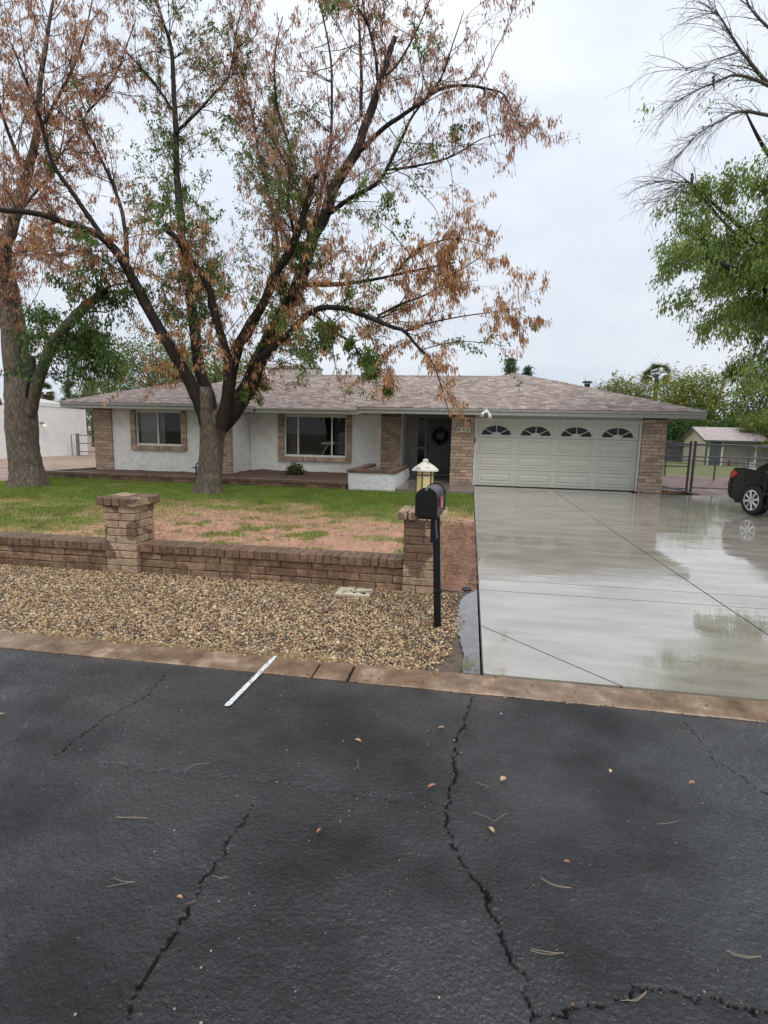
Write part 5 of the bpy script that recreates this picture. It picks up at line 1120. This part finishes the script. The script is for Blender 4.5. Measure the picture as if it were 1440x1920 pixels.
def chain_panel(p0, p1, z0, z1, parent, rails, post=True, d=.085):
    p0, p1 = Vector((*p0, 0)), Vector((*p1, 0)); D = p1-p0; L = D.length; D.normalize(); b = MB()
    for z in rails: b2 = MB(); b2.tube([p0+Vector((0, 0, z)), p1+Vector((0, 0, z))], .024, 6); b2.build('rail', DKSTEEL, parent)
    H = z1-z0; acc = Acc(); n = int((L+H)/d)
    for s in (1, -1):
        for k in range(n):
            a = k*d-H if s > 0 else k*d
            t0, t1 = (a, a+H) if s > 0 else (a, a-H); zz0, zz1 = z0, z1
            lo, hi = 0, L
            def clipp(t, z, tt, z2):
                if t < lo: f = (lo-t)/(tt-t); return lo, z+(z2-z)*f
                if t > hi: f = (hi-t)/(tt-t); return hi, z+(z2-z)*f
                return t, z
            if max(t0, t1) < lo or min(t0, t1) > hi: continue
            A_ = clipp(t0, zz0, t1, zz1); B_ = clipp(t1, zz1, t0, zz0)
            if abs(A_[0]-B_[0]) < .01: continue
            acc.add(*tube_np(np.array([p0+D*A_[0]+Vector((0, 0, A_[1])), p0+D*B_[0]+Vector((0, 0, B_[1]))]), [.0028]*2, 3))
    m = acc.build('chain_link', STEEL, parent); m['kind'] = 'stuff'
def fpost(x, y, h, parent, r=.035): b = MB(); b.tube([(x, y, -.1), (x, y, h)], r, 8); bmesh.ops.create_uvsphere(b.bm, u_segments=8, v_segments=4, radius=r*1.25, matrix=Matrix.Translation((x, y, h))); b.build('post', DKSTEEL, parent)
g1 = empty('chain_link_gate', 'narrow chain link gate leaf against the garage corner', 'gate', (6.5, 18.5, 0), 'chain link yard fencing'); chain_panel((5.80, 18.5), (6.98, 18.5), .06, 1.50, g1, (1.50, 1.42, 1.09, .78, .06)); fpost(6.99, 18.5, 1.56, g1, .04)
g2 = empty('chain_link_gate', 'wide chain link gate leaf behind the dark car', 'gate', (9.5, 18.5, 0), 'chain link yard fencing'); chain_panel((7.14, 18.5), (12.5, 18.5), .08, 1.50, g2, (1.50, 1.10, .10)); fpost(7.12, 18.5, 1.56, g2, .045)
for x in (9.3, 11.0, 12.5): fpost(x, 18.5, 1.5, g2, .025)
fb = empty('chain_link_fence', 'far chain link fence between dirt yard and back lawn', 'fence', (10, 25, 0), 'chain link yard fencing')
chain_panel((7.0, 29.6), (10.9, 23.1), .1, 1.42, fb, (1.42, .75)); chain_panel((10.9, 23.1), (22, 21.5), .1, 1.42, fb, (1.42, .75))
for f in (.1, .5, .82): fpost(7+3.9*f, 29.6-6.5*f, 1.45, fb)
for x, y in ((10.9, 23.1), (13.2, 22.77), (15.6, 22.4), (18.0, 22.1)): fpost(x, y, 1.45, fb)
shed = empty('shed', 'cream garden shed with dark green trim and shingled roof', 'shed', (17.5, 41, 0))
CRW = flat('cream_siding', (.62, .56, .40), .8); GTR = flat('dark_green_trim', (.018, .05, .042), .5)
b = MB(); b.prism([(39.5, -.1), (43.4, -.1), (43.4, 1.7), (41.45, 2.5), (39.5, 1.7)], 'x', 15.9, 16.0); b.build('gable_wall', CRW, shed)
MB().box(16.0, 16.9, 39.52, 39.62, -.1, 1.7).build('front_wall', CRW, shed); MB().box(16.9, 19.4, 40.3, 40.4, -.1, 1.75).build('porch_wall', flat('shed_grey_wall', (.40, .37, .30), .8), shed); MB().box(19.3, 19.4, 40.4, 43.4, -.1, 1.7).build('end_wall', CRW, shed); MB().box(16, 19.4, 43.3, 43.4, -.1, 1.7).build('back_wall', CRW, shed)
MB().box(16.15, 16.85, 39.46, 39.52, -.05, 1.58).build('door', GTR, shed)
for x in (15.93, 16.9, 19.0): MB().box(x-.05, x+.05, 39.42, 39.52, -.1, 1.7).build('post', GTR if x < 16 else CRW, shed)
def shed_slope(y0, z0, y1, z1, nm, mat, up=0): b = MB(); vs = [(15.62, y0, z0+up), (19.7, y0, z0+up), (19.7, y1, z1+up), (15.62, y1, z1+up)]; A = [b.bm.verts.new(v) for v in vs]; B = [b.bm.verts.new((v[0], v[1], v[2]-.07)) for v in vs]; b.bm.faces.new(A); b.bm.faces.new(B[::-1]); [b.bm.faces.new((A[k], B[k], B[(k+1) % 4], A[(k+1) % 4])) for k in range(4)]; return b.build(nm, mat, shed)
SHR = pmat('shed_shingles', [(.3, (.24, .17, .15)), (.5, (.36, .30, .28)), (.7, (.44, .39, .37))], scale=4, rough=(.5, .7), stretch=(1, 2.5, 2.5), bump=.01, bscale=20)
shed_slope(39.15, 1.66, 41.45, 2.60, 'roof', SHR); shed_slope(43.75, 1.66, 41.45, 2.60, 'roof', SHR)
MB().box(15.60, 19.72, 39.10, 39.15, 1.56, 1.68).build('eave_trim', GTR, shed)
b = MB(); b.tube([(15.58, 39.1, 1.62), (15.58, 41.45, 2.54), (15.58, 43.8, 1.62)], .07, 4); b.build('gable_trim', GTR, shed)
for (x, y, w, h, label) in ((17.3, 39.0, .5, .38, 'dark wooden crate standing on the lawn by the shed door'), (18.2, 38.8, .5, .30, 'pale garden box on the lawn right of the crate')):
    o = empty('crate', label, 'crate', (x, y, 0)); m_ = flat('crate_wood', (.14, .11, .08) if x < 18 else (.38, .38, .36), .8)
    for k in range(3): MB().box(x, x+w, y, y+.03, k*h/3, (k+1)*h/3-.02).build('slat', m_, o)
    for k in range(2): MB().box(x+k*(w-.03), x+k*(w-.03)+.03, y+.03, y+.4, 0, h).build('side', m_, o)
wf = empty('board_fence', 'dark grey board fence far behind the chain link at left of the shed', 'fence', (13.5, 47, 0))
for k in range(34): MB().box(12.2+k*.2, 12.2+k*.2+.185, 46.0, 46.03, 0, 1.62+random.uniform(-.02, .02)).build('board', flat('old_grey_board', (.09, .095, .10), .8) if k == 0 else bpy.data.materials['old_grey_board'], wf)
wf2 = empty('board_fence', 'dark board fence right of the shed behind the car', 'fence', (22, 42, 0))
for k in range(40): MB().box(19.9+k*.2, 19.9+k*.2+.185, 43.8, 43.83, 0, 1.5+random.uniform(-.02, .02)).build('board', bpy.data.materials['old_grey_board'], wf2)
po = empty('utility_pole', 'leaning brown wooden utility pole beyond the shed', 'pole', (18.95, 45, 0)); b = MB(); b.tube([(18.75, 48, -.1), (19.55, 48, 3.6), (20.1, 48, 6.4)], [.13, .12, .10], 9); b.build('shaft', flat('pole_wood', (.20, .13, .095), .8), po)
for z, sag in ((5.6, .3), (4.9, .3), (4.3, .25)): b = MB(); b.tube([(20.0-.2*(6.4-z)/2, 48, z), (24, 48, z-sag), (32, 48, z)], .012, 4); b.build('power_wire', DKSTEEL, po)

# ------------------------------------------------------------------ parked car (nose towards the street)
CP = flat('black_car_paint', (.003, .003, .004), .2, spec=.3, coat=.25); car = empty('parked_car', 'black sedan parked at the right edge of the driveway', 'car', (7.27, 11.50, .02)); car.rotation_euler = (0, 0, R_(-77))
def cpart(mb, name, mat, parent=car, smooth=False): o = bpy.data.objects.new(name, mb.me(name, mat, smooth)); C.objects.link(o); o.parent = parent; return o
def arc(cx, r, a0, a1, n=10): return [(cx+r*math.cos(a), .33+r*math.sin(a)) for a in np.linspace(a0, a1, n)]
WXF, WXR = 1.36, -1.36
low = [(-2.30, .30)] + [(-2.38, .42), (-2.40, .62), (-2.36, .80), (-2.28, .94), (-2.2, 1.0), (-1.75, 1.015), (-1.2, .97), (.9, .93), (1.5, .86), (2.05, .74), (2.3, .62), (2.38, .45), (2.32, .25)] + [(WXF+.37, .22)] + arc(WXF, .37, 0, math.pi, 10) + [(WXF-.37, .20), (WXR+.37, .20)] + arc(WXR, .37, 0, math.pi, 10) + [(WXR-.37, .24)]
def body():
    b = MB(); st = [(-.905, .0), (-.90, .03), (-.82, .10)]
    prof = low; n = len(prof); cx, cz = 0, .55
    def pt(x, z, y, ins):
        # pull the ends inward near the sides so corners are rounded in plan
        e = abs(x)/2.4; xi = x*(1-ins*.35*e**4); tuck = .06*max(0, (z-.62)/.4)**1.5+.05*max(0, (.4-z)/.2)
        return (xi, y*(1-tuck)*(1-.10*max(0, e-.7)/.3), z)
    rows = [[b.bm.verts.new(pt(x, z, y, i)) for x, z in prof] for y, i in ((-.90, .30), (-.885, .2), (-.6, .06), (0, 0), (.6, .06), (.885, .2), (.90, .30))]
    for r0, r1 in zip(rows[:-1], rows[1:]):
        for k in range(n): b.bm.faces.new((r0[k], r0[(k+1) % n], r1[(k+1) % n], r1[k]))
    f0 = b.bm.faces.new(rows[0]); f1 = b.bm.faces.new(rows[-1][::-1]); bmesh.ops.triangulate(b.bm, faces=[f0, f1]); return b
o = cpart(body(), 'body', CP)
def cabin(z0, z1, xs0, xs1, w0, w1):
    b = MB(); A = [b.bm.verts.new((x, y, z0)) for x, y in ((xs0[0], -w0), (xs0[1], -w0), (xs0[1], w0), (xs0[0], w0))]; B = [b.bm.verts.new((x, y, z1)) for x, y in ((xs1[0], -w1), (xs1[1], -w1), (xs1[1], w1), (xs1[0], w1))]
    b.bm.faces.new(A); b.bm.faces.new(B)
    for k in range(4): b.bm.faces.new((A[k], A[(k+1) % 4], B[(k+1) % 4], B[k]))
    bmesh.ops.bevel(b.bm, geom=list(b.bm.edges), offset=.05, segments=3, affect='EDGES'); return b
cpart(cabin(.90, 1.44, (-1.72, 1.02), (-.88, .22), .80, .60), 'roof', CP, smooth=True)
def cwin(poly, side, name):
    b = MB(); k = 1 if side > 0 else -1
    def P(x, z, o=.0): return (x, k*(.80-(z-.90)/.54*.20+.006+o), z)
    A = [b.bm.verts.new(P(x, z)) for x, z in poly]; B = [b.bm.verts.new(P(x, z, -.02)) for x, z in poly]; b.bm.faces.new(A); b.bm.faces.new(B[::-1])
    for i in range(len(poly)): b.bm.faces.new((A[i], B[i], B[(i+1) % len(poly)], A[(i+1) % len(poly)]))
    return cpart(b, name, DARKGLASS)
for s in (-1, 1):
    cwin([(-.95, .985), (-.12, .985), (-.12, 1.36), (-.66, 1.36)], s, 'side_window'); cwin([(-.05, .985), (.80, .985), (.22, 1.36), (-.05, 1.36)], s, 'side_window')
    wd_ = s
    cpart(MB().box(-1.05, 1.0, s*.874-.006, s*.874+.006, .955, .975), 'window_trim', STEEL)
    cpart(MB().box(-.92, -.74, s*.885-.018, s*.885+.018, .80, .83, .008), 'door_handle', CP); cpart(MB().box(.12, .30, s*.885-.018, s*.885+.018, .79, .82, .008), 'door_handle', CP)
    cpart(MB().box(-1.012, -1.0, s*.8975-.003, s*.8975+.003, .42, .93), 'door_seam', DKSTEEL); cpart(MB().box(-2.28, -1.78, s*.872-.012, s*.872+.012, .60, .606), 'bumper_seam', DKSTEEL)
    cpart(MB().box(-1.05, 1.02, s*.893-.012, s*.893+.012, .47, .52, .005), 'side_moulding', CP)
    b = MB(); b.prism([(-2.2, .78), (-2.1, .76), (-1.95, .86), (-2.0, .93), (-2.14, .93)], 'y', s*.70, s*.815); cpart(b, 'taillight', flat('tail_red', (.35, .015, .015), .2, coat=1))
    b = MB().box(.92, 1.05, s*.86, s*1.03, .92, 1.05, .03); cpart(b, 'wing_mirror', CP)
b = MB(); b.quad((-1.60, -.62, .985), (-1.60, .62, .985), (-.96, .53, 1.41), (-.96, -.53, 1.41)); 
for v in b.bm.verts: v.co += Vector((-.03, 0, .018))
cpart(b, 'rear_window', DARKGLASS)
b = MB(); b.quad((.92, .62, .95), (.92, -.62, .95), (.30, -.53, 1.40), (.30, .53, 1.40))
for v in b.bm.verts: v.co += Vector((.03, 0, .018))
cpart(b, 'windscreen', DARKGLASS)
cpart(MB().box(-2.415, -2.38, -.26, .26, .62, .74, .005), 'number_plate', WHITE); cpart(MB().box(2.2, 2.3, -.75, -.45, .6, .7, .02), 'headlight', WHITE); cpart(MB().box(2.2, 2.3, .45, .75, .6, .7, .02), 'headlight', WHITE)
cpart(MB().box(-2.1, 2.1, -.70, .70, .20, .6), 'underbody', flat('underbody_black', (.01, .01, .01), .9))
RUB = flat('tyre_rubber', (.014, .014, .015), .75); RIM = flat('alloy', (.62, .62, .62), .28, metal=.8)
for wx in (WXF, WXR):
    for s in (-1, 1):
        w = empty('wheel', None, None); w.parent = car; w.location = (wx, s*.785, .325); b = MB()
        prof = [(.225, .10), (.29, .108), (.318, .09), (.325, .05), (.325, -.05), (.318, -.09), (.29, -.108), (.225, -.10)]; rr = [[b.bm.verts.new((r*math.cos(a), y, r*math.sin(a))) for r, y in prof] for a in np.linspace(0, 2*math.pi, 33)[:-1]]
        for i in range(32):
            for k in range(7): b.bm.faces.new((rr[i][k], rr[i][k+1], rr[(i+1) % 32][k+1], rr[(i+1) % 32][k]))
        cpart(b, 'tyre', RUB, w, True); yo = s*.092
        b = MB(); b.tube([(0, s*.03, 0), (0, s*.05, 0)], .222, 28); cpart(b, 'rim_back', DKSTEEL, w)
        b = MB(); ring = [(.212*math.cos(a), yo, .212*math.sin(a)) for a in np.linspace(0, 2*math.pi, 33)]; b.tube(ring, .015, 6, False); b.tube([(0, s*.05, 0), (0, s*.10, 0)], .055, 16)
        for k in range(8): a = 2*math.pi*k/8+.2; b.tube([(.04*math.cos(a), yo, .04*math.sin(a)), (.205*math.cos(a), yo-s*.004, .205*math.sin(a))], [.024, .034], 6)
        cpart(b, 'rim', RIM, w)

# ------------------------------------------------------------------ fallen leaves, needles and pebbles on the road
def gz(u, v):
    d = (u-720)/F_PX*CR-(v-960)/F_PX*CU+_f; t = -CAM_H/d[2]; return d[0]*t, d[1]*t
LF = [flat('leaf_tan', (.42, .25, .13), .5), flat('leaf_rust', (.33, .14, .08), .5), flat('leaf_gold', (.48, .33, .17), .5)]
def road_leaf(u, v, L, Wd, ang, m, label):
    x, y = gz(u, v); L, Wd = L*.85, Wd*.85; b = MB(); n = 7; rows = []
    for k in range(n):
        t = k/(n-1); w = Wd*math.sin(math.pi*min(max(t, .03), .97))**.8; z = .003+.005*math.sin(math.pi*t)+.003*t
        rows.append([b.bm.verts.new(((t-.5)*L, s*w/2, z+(.002 if s else 0))) for s in (-1, 0, 1)])
    for k in range(n-1):
        for j in range(2): b.bm.faces.new((rows[k][j], rows[k+1][j], rows[k+1][j+1], rows[k][j+1]))
    o = b.build('fallen_leaf', LF[m], None, False, (x, y, .012), (0, 0, ang)); so2 = o.modifiers.new('thickness', 'SOLIDIFY'); so2.thickness = .0012
    return tag(o, label, 'leaf', 'fallen leaves on the wet road')
for a in ((671, 1394, .05, .022, -.5, 0, 'long tan fallen leaf on the road below the white stripe'), (809, 1480, .05, .017, .6, 1, 'rusty fallen leaf just left of the long central crack'), (921, 1563, .045, .018, -1.0, 2, 'golden fallen leaf below the forked pine needle'), (598, 1565, .03, .013, 1.1, 1, 'small rust leaf alone in the dark middle of the road'),
          (337, 1691, .03, .012, -.2, 0, 'tiny tan leaf beside the left crack'), (943, 1467, .04, .03, .8, 2, 'curled golden leaf lying right of the long crack'), (827, 1370, .04, .014, .1, 0, 'tan leaf near the top of the long crack by the kerb'), (1144, 1452, .03, .018, 1.2, 2, 'small pale curled leaf alone on the right side of the road'),
          (1062, 1624, .028, .012, 0., 1, 'tiny rust coloured leaf above the bent needle pair on the right'), (946, 1314, .03, .018, .0, 1, 'dark rust leaf against the kerb edge by the driveway'), (3, 1345, .035, .014, .9, 0, 'tan leaf at the far left edge of the road'), (1297, 1474, .04, .02, .4, 1, 'pinkish shred of leaf on the rough right part of the road')): road_leaf(*a)
NM = flat('pine_needle', (.24, .19, .13), .6)
def needle(label, *lines):
    x, y = gz(*lines[0][0]); o = empty('pine_needle', label, 'pine needle', (x, y, .012), 'pine needles on the wet road')
    for ln in lines:
        pts = [Vector((*gz(u, v), .015)) for u, v in ln]; P2, R2 = smooth_poly([tuple(p) for p in pts], [.0011]*len(pts), 4); V, Q = tube_np(P2, R2, 4); link('needle', np_mesh('needle', V, [Q], NM), o)
needle('arched single pine needle in the dark road patch', [(346, 1452), (362, 1440), (393, 1436)]); needle('straight doubled pine needle on the left side of the road', [(216, 1540), (250, 1538), (277, 1541)], [(218, 1537), (250, 1540), (276, 1539)]); needle('bent pine needle lying by the left crack', [(398, 1648), (415, 1653), (430, 1650)])
needle('branching pale needles low on the left side of the road', [(201, 1670), (230, 1664), (253, 1660)], [(213, 1652), (230, 1659), (252, 1660)]); needle('small forked stalk below the long tan leaf', [(671, 1430), (671, 1442), (663, 1450)], [(671, 1442), (676, 1452)]); needle('V shaped forked pine needle above the golden leaf', [(886, 1529), (910, 1537), (926, 1546)], [(926, 1546), (950, 1530)])
needle('bent needle pair in the middle right of the road', [(1012, 1650), (1035, 1664), (1072, 1672)], [(1014, 1655), (1040, 1668), (1072, 1672)]); needle('flat needle pair near the lower end of the long crack', [(994, 1790), (1025, 1797), (1055, 1794)], [(996, 1787), (1030, 1793), (1056, 1795)]); needle('needle pair at the lower right edge of the road', [(1360, 1790), (1395, 1800), (1427, 1801)], [(1370, 1796), (1400, 1804), (1425, 1800)])
needle('orange tinted needle pair on the bottom right crack', [(1163, 1884), (1190, 1882), (1212, 1866)], [(1172, 1881), (1192, 1885), (1211, 1869)]); needle('short needle between long crack and curled leaf', [(893, 1472), (905, 1477), (917, 1481)]); needle('thin curved stalk on the right part of the road', [(1230, 1551), (1250, 1550), (1272, 1545)])
pb = MB()
for _ in range(330):
    x, y = rng.uniform(-2.6, 2.0), rng.uniform(1.05, 3.1); s = rng.lognormal(math.log(.0021), .4)
    if abs(x+.87) < .03 or abs(x-.02) < .06: s *= 1.3
    r = bmesh.ops.create_icosphere(pb.bm, subdivisions=1, radius=s, matrix=Matrix.Translation((x, y, .006+s*.4)))
tag(pb.build('grit', flat('pale_grit', (.26, .235, .19), .7)), 'pale grit stones scattered over the wet road', 'grit', None, 'stuff')
# leaf litter on the lawn and along the drive
def litter(n, fx, fy, name, label):
    V, F, K = [], [], []
    for _ in range(n):
        x, y = fx(), fy()
        if x > .125 or x < -13: continue
        a = random.uniform(0, 6.28); l = random.uniform(.03, .07); w = l*.3; d = (math.cos(a), math.sin(a)); n0 = len(V); z = random.uniform(.02, .05)
        V += [(x, y, z), (x+d[0]*l*.5-d[1]*w, y+d[1]*l*.5+d[0]*w, z+.012), (x+d[0]*l, y+d[1]*l, z), (x+d[0]*l*.5+d[1]*w, y+d[1]*l*.5-d[0]*w, z+.008)]; F.append((n0, n0+1, n0+2, n0+3)); g = random.uniform(.35, 1.0); c = random.choice(BROWN+BROWN_HI+[(.45, .35, .2)]); K += [tuple(q*g for q in c)]*4
    tag(link(name, np_mesh(name, V, [np.array(F)], LEAF, col=np.array(K))), label, 'leaf litter', None, 'stuff')
litter(900, lambda: min(.12, random.gauss(-.2, .24)), lambda: random.uniform(5.5, 9.8), 'leaf_litter', 'reddish fallen leaves along the driveway edge of the lawn')
litter(2300, lambda: random.gauss(-6, 3.5), lambda: random.uniform(5.8, 14), 'leaf_litter', 'scattered brown leaves over the front lawn')
litter(420, lambda: random.uniform(-5.0, -.05), lambda: random.uniform(3.45, 5.2), 'leaf_litter', 'few dry leaves among the pea gravel')

# small rotting leaf crumbs gathered in the cracks and along the kerb
def crumbs():
    V, F, K = [], [], []
    def put(x, y, z, l):
        a = random.uniform(0, 6.28); w = l*random.uniform(.2, .5); d = (math.cos(a), math.sin(a)); n0 = len(V); V.extend([(x, y, z), (x+d[0]*l*.5-d[1]*w, y+d[1]*l*.5+d[0]*w, z+.003), (x+d[0]*l, y+d[1]*l, z+.001), (x+d[0]*l*.5+d[1]*w, y+d[1]*l*.5-d[0]*w, z+.002)]); F.append((n0, n0+1, n0+2, n0+3)); g = random.uniform(.15, .8); c = random.choice(BROWN+[(.4, .3, .17)]); K.extend([tuple(q*g for q in c)]*4)
    for pts, hw, dp in CRACKS:
        for a, b in zip(pts[:-1], pts[1:]):
            for _ in range(int(38*math.hypot(a[0]-b[0], a[1]-b[1]))):
                t = random.random(); put(a[0]+(b[0]-a[0])*t+random.gauss(0, .02), a[1]+(b[1]-a[1])*t+random.gauss(0, .02), .008, random.uniform(.004, .011))
    for _ in range(260): put(random.uniform(-3.4, 2.0), 3.15+random.gauss(0, .018), .012, random.uniform(.006, .018))
    for _ in range(120): put(random.uniform(-3.4, 2.0), random.uniform(3.18, 3.43), .018, random.uniform(.006, .022))
    for _ in range(150): put(random.uniform(-3, 2.0), random.uniform(1.05, 3.1), .010, random.uniform(.003, .009))
    tag(link('leaf_crumbs', np_mesh('leaf_crumbs', V, [np.array(F)], LEAF, col=np.array(K))), 'tiny leaf crumbs in the road cracks and along the kerb', 'leaf litter', None, 'stuff')
crumbs()
